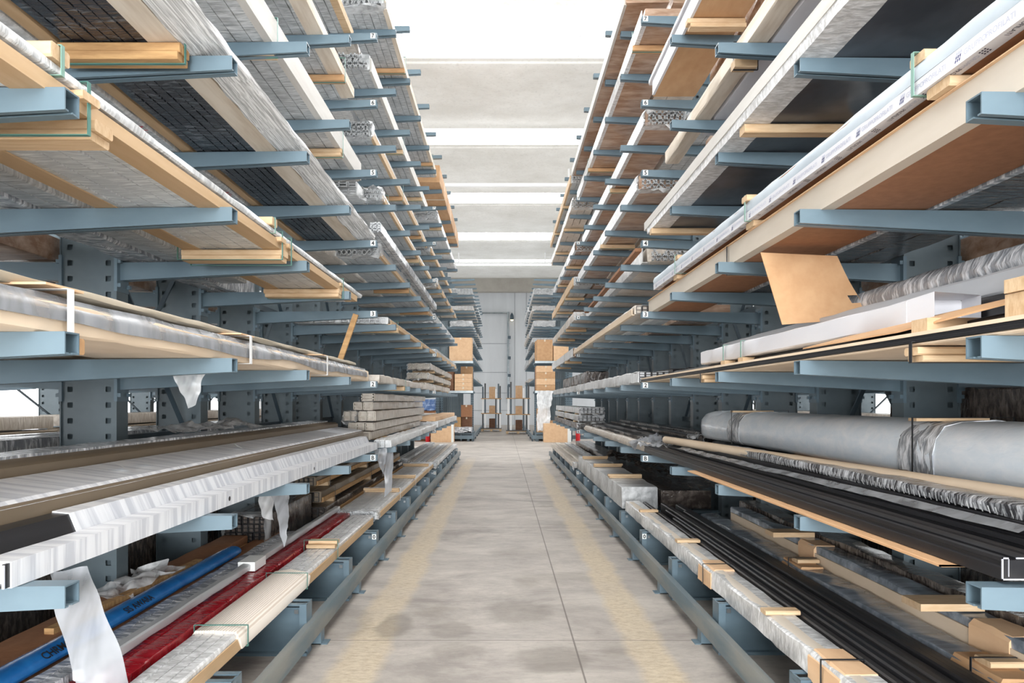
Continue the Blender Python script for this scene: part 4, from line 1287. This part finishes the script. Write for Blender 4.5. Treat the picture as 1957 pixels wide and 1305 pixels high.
# ================================================================== RIGHT RACK, far stretch
st2 = [('film_brown', 'film_white', 'brown'), ('film_beige', None, 'beige'), ('film_grey', 'wood', 'grey')]
for l, (x0, xm_, x1) in {8: (1.33, 1.7, 2.2), 7: (1.36, 1.8, 2.3), 6: (1.42, 1.85, 2.3), 5: (1.38, 1.8, 2.3), 4: (1.4, 1.85, 2.3), 3: (1.38, 1.75, 2.3)}.items():
    a = st2[l % 3]
    b = st2[(l + 1) % 3]
    P(1, l, x0, xm_ - .02, .17, 13.5, 19.2, a[0], 3, f'{a[2]} film-wrapped front bundle on right rack level {l} far stretch', edge=a[1], ew=.04, eh=.16, ends='tslot', nend=5, rows=2, jit=.006, bearers=(15.1, 17.5), group=gr)
    P(1, l, xm_ + .02, x1, .17, 13.55, 19.2, b[0], 3, f'{b[2]} film-wrapped back bundle on right rack level {l} far stretch', ends='tube', nend=5, rows=2, group=gr)
P(1, 2, 1.42, 1.8, .12, 13.3, 19.2, 'film_grey', 3, 'grey film bundle on right rack level 2 far stretch', jit=.008, group=gr)
P(1, 2, 1.55, 1.95, .20, 12.6, 17.5, 'film_umber', 3, 'dark wrapped bundle stacked above on right rack level 2 far', dz=.16, jit=.012, group=gr, bearers=(13.5, 15.5), bh=.035)
for q in range(3):
    P(1, 1, 1.44 + .02 * q, 1.95, .12, 13.2, 19.0, ('film_umber', 'film_grey', 'film_white')[q], 4, f'{("bottom","middle","top")[q]} layer of strapped dark bars, right rack level 1 far', dz=.15 * q, ends='tube', nend=6, rows=2, em='black_alu', group='strapped dark bars', bearers=() if q == 0 else (14.0, 16.2, 18.2), bh=.025)
for q in range(5):
    x = 1.36 + q * .13
    P(1, 0, x, x + .12, .10 + .03 * (q % 2), 13.3 + .12 * (q % 3), 19.3, ('film_beige', 'alu_warm', 'film_beige', 'film_grey', 'film_umber')[q], 2, f'{("first","second","third","fourth","fifth")[q]} flat bar bundle from the aisle on right rack level 0 far', ends='tube', nend=3, group='flat bars right level 0')
P(1, 0, 2.05, 2.45, .18, 13.2, 19.2, 'film_umber', 3, 'dark bundle by the uprights on right rack level 0 far', group=gq)

# ================================================================== goods on the rear arms, seen between the uprights
for sd in (-1, 1):
    xb = ROOT[sd] + DEPTH
    ii = 0
    for l, pls in {1: ((.08, .42, .16, 'taupe'), (.46, .85, .13, 'film_beige'), (.2, .7, .12, 'film_foil')), 2: ((.1, .5, .12, 'film_umber'), (.55, 1.05, .10, 'film_beige')),
                   3: ((.08, .6, .16, 'film_brown'), (.65, 1.1, .1, 'film_grey')), 4: ((.1, .55, .12, 'film_beige'), (.6, 1.1, .12, 'film_white'))}.items():
        for q, (a, b, h, m_) in enumerate(pls):
            for bay, (y0, y1) in enumerate(((2.0, 7.2), (7.6, 13.2), (13.7, 19.0))):
                if (l * 3 + q * 2 + bay) % 4 == 3 and bay:
                    continue
                ii += 1
                dzz = .17 if (l == 1 and q == 2) else 0
                lb = f'{m_.split("_")[-1] if m_ != "taupe" else "taupe"} bundle {("next to","well behind","on top behind")[q]} the {NM[sd]} uprights, rear arm level {l}, {("near","middle","far")[bay]}'
                P(sd, l, xb + a, xb + b, h, y0, y1, m_, 3, lb, group=f'bundles on the rear {NM[sd]} arms', dz=dzz, seg=.3)

# neighbouring aisles: a few long bundles seen through the gaps
for sd in (-1, 1):
    for l, z0, items in ((1, LV[sd][1], ((5.15, 5.6, .2, 'taupe'), (5.65, 6.2, .16, 'film_umber'))), (1, LV[sd][1] + .22, ((5.2, 5.7, .14, 'film_beige'),)), (2, LV[sd][2], ((5.2, 5.9, .16, 'film_umber'),)), (3, LV[sd][3], ((5.2, 5.9, .2, 'card_dark'),))):
        for q, (a, b, h, m_) in enumerate(items):
            for bay, (y0, y1) in enumerate(((2.2, 7.9), (8.4, 14.0), (14.5, 20.0))):
                up = 'upper ' if z0 > LV[sd][l] + .1 else ''
                P(sd, l, a, b, h, y0, y1, m_, 3, f'{up}{m_.split("_")[-1]} bundle {("","deeper ")[q]}on neighbouring {NM[sd]} rack level {l}, {("near","middle","far")[bay]} part', abs_z=z0 + .001, seg=.6, group=f'bundles beyond the {NM[sd]} rack')

# ================================================================== beyond the cross aisle
def box(sd, x0, x1, y0, y1, z0, h, m, label, group=None, name='cardboard_box', tape=True):
    t = thing(name, label, 'box', (sd * (x0 + x1) / 2, (y0 + y1) / 2, z0), group)
    a, b = (x1 - x0) / 2, (y1 - y0) / 2
    c = .012
    MB().loft([[(x, y, z) for x, y in [(-a + c, -b), (a - c, -b), (a, -b + c), (a, b - c), (a - c, b), (-a + c, b), (-a, b - c), (-a, -b + c)]] for z in (.001, h)]).build('box_body', m, t, ang=.3)
    if tape:
        MB().box(-.03, .03, -b - .002, b + .002, h - .08, h + .002).build('tape', 'tape', t, ang=0)
    return t


for sd in (-1, 1):
    n_ = NM[sd]
    x0 = 1.24 if sd < 0 else 1.34
    pr = thing('pallet_rack', f'shelving rack with two steel decks stacked with cartons, {n_} beyond the cross aisle', 'rack', (sd * (x0 + .7), 28.0, 0), 'carton shelving racks')
    for z in (2.04, 3.26):
        d = MB()
        d.box(-.72, .72, 0, 1.9, z - .03, z)
        for q in range(6):
            d.box(-.72, .72, q * .37, q * .37 + .04, z - .08, z - .03)
        d.build('deck', 'steel', pr)
        MB().box(-.72, .72, -.02, 0, z - .07, z + .02).build('front_beam', 'galv', pr)
    for x, y in ((.75, 0), (.75, .95), (.75, 1.9), (-.6, 1.9)):
        u = MB()
        u.box(sd * x - .06, sd * x + .06, y, y + .08, 0, 3.3)
        for k in range(32):
            for xx in (-.035, .035):
                u.box(sd * x + xx - .012, sd * x + xx + .012, y - .002, y, .1 + k * .1, .13 + k * .1, 1)
        u.build('upright', ['steel', 'ink_black'], pr, ang=0)
    b_ = MB()
    b_.box(-.72, .72, 0, 1.9, .14, .2).box(-.72, .72, 0, 1.9, .26, .34)
    for q in range(4):
        b_.box(-.72 + q * .46, -.66 + q * .46, 0, 1.9, 0, .26)
    b_.build('base_frame', 'steel', pr)
    er = thing('guard_rail', f'low blue-grey guard rail across the end of the distant {n_} rack', 'rail', (sd * 2.6, 27.6, 0), 'end guard rails')
    MB().box(-1.4, 1.4, 0, .08, .10, .25).build('beam', 'steel', er)
    for q in (-1.2, -.4, .4, 1.2):
        MB().box(q - .05, q + .05, .01, .07, 0, .1).build('foot', 'steel_dark', er)
    sr_ = thing('guide_rail', f'blue steel floor rail along the front of the distant {n_} rack', 'rail', (sd * 1.2, 27.7, 0), 'distant floor rails')
    MB().box(-.03, .03, 0, 15, .1, .25).build('beam', 'steel', sr_)
    for q in range(8):
        MB().box(-.03, .03, q * 2 + .1, q * 2 + .2, 0, .1).build('foot', 'steel_dark', sr_)

box(-1, 1.28, 2.2, 28.05, 29.1, 3.26, .98, 'card_light', 'huge pale carton on the top deck, left beyond the cross aisle')
for q in range(4):
    box(-1, 1.28 - .01 * (q % 2), 1.98, 28.05, 28.7, 2.04 + q * .178, .172, 'card_light', f'{("bottom","second","third","top")[q]} flat carton of the stack on the left distant lower deck', 'flat carton stack')
box(-1, 2.02, 2.6, 28.1, 28.9, 2.04, .8, 'card_dark', 'dark brown carton beside the flat carton stack, left distant deck')
for q in range(3):
    box(-1, 1.3, 1.8, 29.15 + .02, 29.75, 2.04 + q * .36, .35, 'card', f'{("bottom","middle","top")[q]} brown carton behind the flat cartons, left distant deck', 'brown cartons behind')
box(-1, 1.75, 2.6, 28.3, 29.3, .34, .62, 'wood_old', 'brown timber crate on the base of the left distant shelving', name='wooden_crate', tape=False)
box(-1, 1.3, 1.75, 28.5, 29.2, .97, .5, 'card_brown', 'brown carton standing above the base, left distant shelving')
box(-1, 1.3, 1.74, 28.6, 29.2, .34, .62, 'card_dark', 'dark carton on the base frame, left distant shelving')
tg = P(-1, 0, 1.26, 2.1, .2, 27.72, 28.28, 'film_foil', 3, 'crumpled white film bale on blue steel, left beyond the cross aisle', abs_z=.36, jit=.03, seg=.08, name='film_bale', cat='bale')
bx_ = box(-1, 1.95, 2.85, 27.0, 27.55, .0, .72, 'card_light', 'pale floor carton with white corner at the end of the left rack')
MB().box(.36, .452, -.277, -.2, .002, .722).build('white_corner', 'white_label', bx_, ang=0)
bl = P(-1, 0, 2.75, 3.65, .45, 27.6, 29.0, 'wrap_bluebag', 3, 'blue plastic-wrapped bale on a crate behind the left rack end', abs_z=1.25, jit=.02, name='wrapped_bale', cat='bale')
box(-1, 2.75, 3.7, 27.75, 29.0, 0, 1.24, 'card_brown', 'tall brown crate carrying the blue bale behind the left rack', name='wooden_crate', tape=False)
for sd in (-1, 1):
    fe = thing('fire_extinguisher', f'small red fire extinguisher by the floor carton at the {NM[sd]} rack end', 'fire extinguisher', (sd * 3.0, 27.3, 0), 'red extinguishers')
    MB().tube([(0, 0, 0), (0, 0, .02), (0, 0, .42), (0, 0, .5), (0, 0, .54)], [.08, .09, .09, .06, .03], 14).build('cylinder', 'red_paint', fe)
    MB().box(-.06, .03, -.02, .02, .54, .60).build('valve_handle', 'ink_black', fe)
    MB().tube([(.03, 0, .56), (.12, -.02, .45), (.11, -.03, .2)], .012, 8).build('hose', 'ink_black', fe)
# right side
box(1, 1.40, 2.05, 28.05, 28.9, 3.26, .9, 'card', 'tall brown carton on the top deck, right beyond the cross aisle')
box(1, 2.08, 2.7, 28.05, 28.9, 3.26, .7, 'card_light', 'pale carton at the back of the right distant top deck')
for q in range(3):
    box(1, 1.38, 1.85, 29.0, 29.6, 3.26 + q * .31, .30, 'card', f'{("bottom","middle","top")[q]} brown carton of the deeper stack on the right distant top deck', 'cartons right top deck')
for q in range(4):
    box(1, 1.38, 2.15, 28.05, 28.8, 2.04 + q * .262, .255, ('card', 'card_light')[q % 2], f'{("bottom","second","third","top")[q]} carton of the front stack on the right distant lower deck', 'right carton stack')
for q in range(4):
    box(1, 1.38, 1.75, 28.9, 29.4, 2.04 + q * .26, .25, 'card_brown', f'{("bottom","second","third","top")[q]} carton of the deeper stack on the right distant lower deck', 'right deeper carton stack')
for q in range(3):
    box(1, 1.42 + .48 * (q % 2), 1.86 + .48 * (q % 2), 28.3, 28.9, .34 + .5 * (q // 2), .48, 'card', f'{("front","side","upper")[q]} brown carton on the base of the right distant shelving', 'right base cartons')
bx_ = box(1, 1.62, 2.7, 27.0, 27.55, 0, .74, 'card_light', 'pale floor carton with white corner at the end of the right rack')
MB().box(.40, .542, -.277, -.2, .002, .742).build('white_corner', 'white_label', bx_, ang=0)
sheet('big white film drape hanging from the right distant lower deck', [(1.42, 27.96, 2.06), (2.02, 27.96, 2.06), (1.90, 27.66, .62), (1.38, 27.72, .40)], 'sheet_bright', amp=.10, fr=2.5, nu=18, nv=26)

for q, (xc, yy, hw, tiers, side) in enumerate(((-.62, 36.6, .55, 3, 'left'), (.76, 33.9, .60, 3, 'right'))):
    st = thing('stillage_stack', f'three-tier stack of black and white profile racks on the {side} pallet at the aisle end', 'stack', (xc, yy, 0), 'pallet stacks at the aisle end')
    pa = MB()
    for k in range(3):
        pa.box(-hw + k * (hw - .06), -hw + .12 + k * (hw - .06), 0, .9, .02, .11)
    for k in range(5):
        pa.box(-hw, hw, k * .19, k * .19 + .13, .11, .14)
    pa.build('pallet', 'wood', st)
    for t_ in range(tiers):
        zz = .15 + t_ * .80
        MB().box(-hw, hw, 0, .9, zz, zz + .04).build('tier_deck', 'wood_old' if t_ else 'black_alu', st)
        for i, x in enumerate((-hw * .82, -hw * .6, hw * .45, hw * .7, hw * .86)):
            hh = (.76 if t_ < 2 else (.62, .8, .5, .78, .66)[i])
            MB().box(x - .04, x + .04, .02, .12, zz + .04, zz + .04 + hh).build('post', ('black_alu', 'white_paint', 'steel_dark')[(i + t_) % 3], st)
        MB().box(-.12, .22, .3, .7, zz + .04, zz + .04 + (.5, .4, .62)[t_]).build('carton', ('card_dark', 'card_light', 'card_light')[t_], st)
# goods on the distant racks
for sd in (-1, 1):
    for l, z in enumerate((2.62, 3.53, 4.23, 4.93, 5.63, 6.33)):
        for bay, (y0, y1) in enumerate(((30.0, 35.4), (35.8, 41.5))):
            if l == 0 and bay == 0 and sd > 0:
                continue
            m_ = ('film_white', 'film_beige', 'film_grey')[(l + bay) % 3]
            P(sd, l, 1.3 + .05 * ((l + bay) % 2), 2.3, .18 + .05 * (l % 2), y0, y1, m_, 5, f'{m_.split("_")[1]} bundle with open bar ends on distant {NM[sd]} rack, {("lowest","second","third","fourth","fifth","top")[l]} arms, {("front","rear")[bay]}', abs_z=z + .001, ends='tube' if bay == 0 else None, nend=7, rows=2, seg=.5, jit=.01, group=f'bundles on distant {NM[sd]} rack')

# dark tall bundles standing on the rear legs, behind the uprights
for sd in (-1, 1):
    xb = ROOT[sd] + DEPTH
    for bay, (y0, y1) in enumerate(((1.2, 7.3), (7.7, 13.2), (13.7, 19.2))):
        for q, (a, b, h) in enumerate(((.06, .50, .52), (.54, 1.05, .40))):
            P(sd, 0, xb + a, xb + b, h, y0, y1, ('film_umber', 'black_alu2')[q], 4, f'dark stack {("just behind","further behind")[q]} the {NM[sd]} uprights near the floor, {("near","middle","far")[bay]} part', abs_z=.04, seg=.3, group=f'dark stacks behind the {NM[sd]} uprights')
P(1, 1, 2.95, 3.5, .30, 1.6, 5.2, 'film_umber', 3, 'tall dark wrapped bundle behind the big silver bundle, right rear arms', dz=.32, jit=.01, group='bundles on the rear right arms')
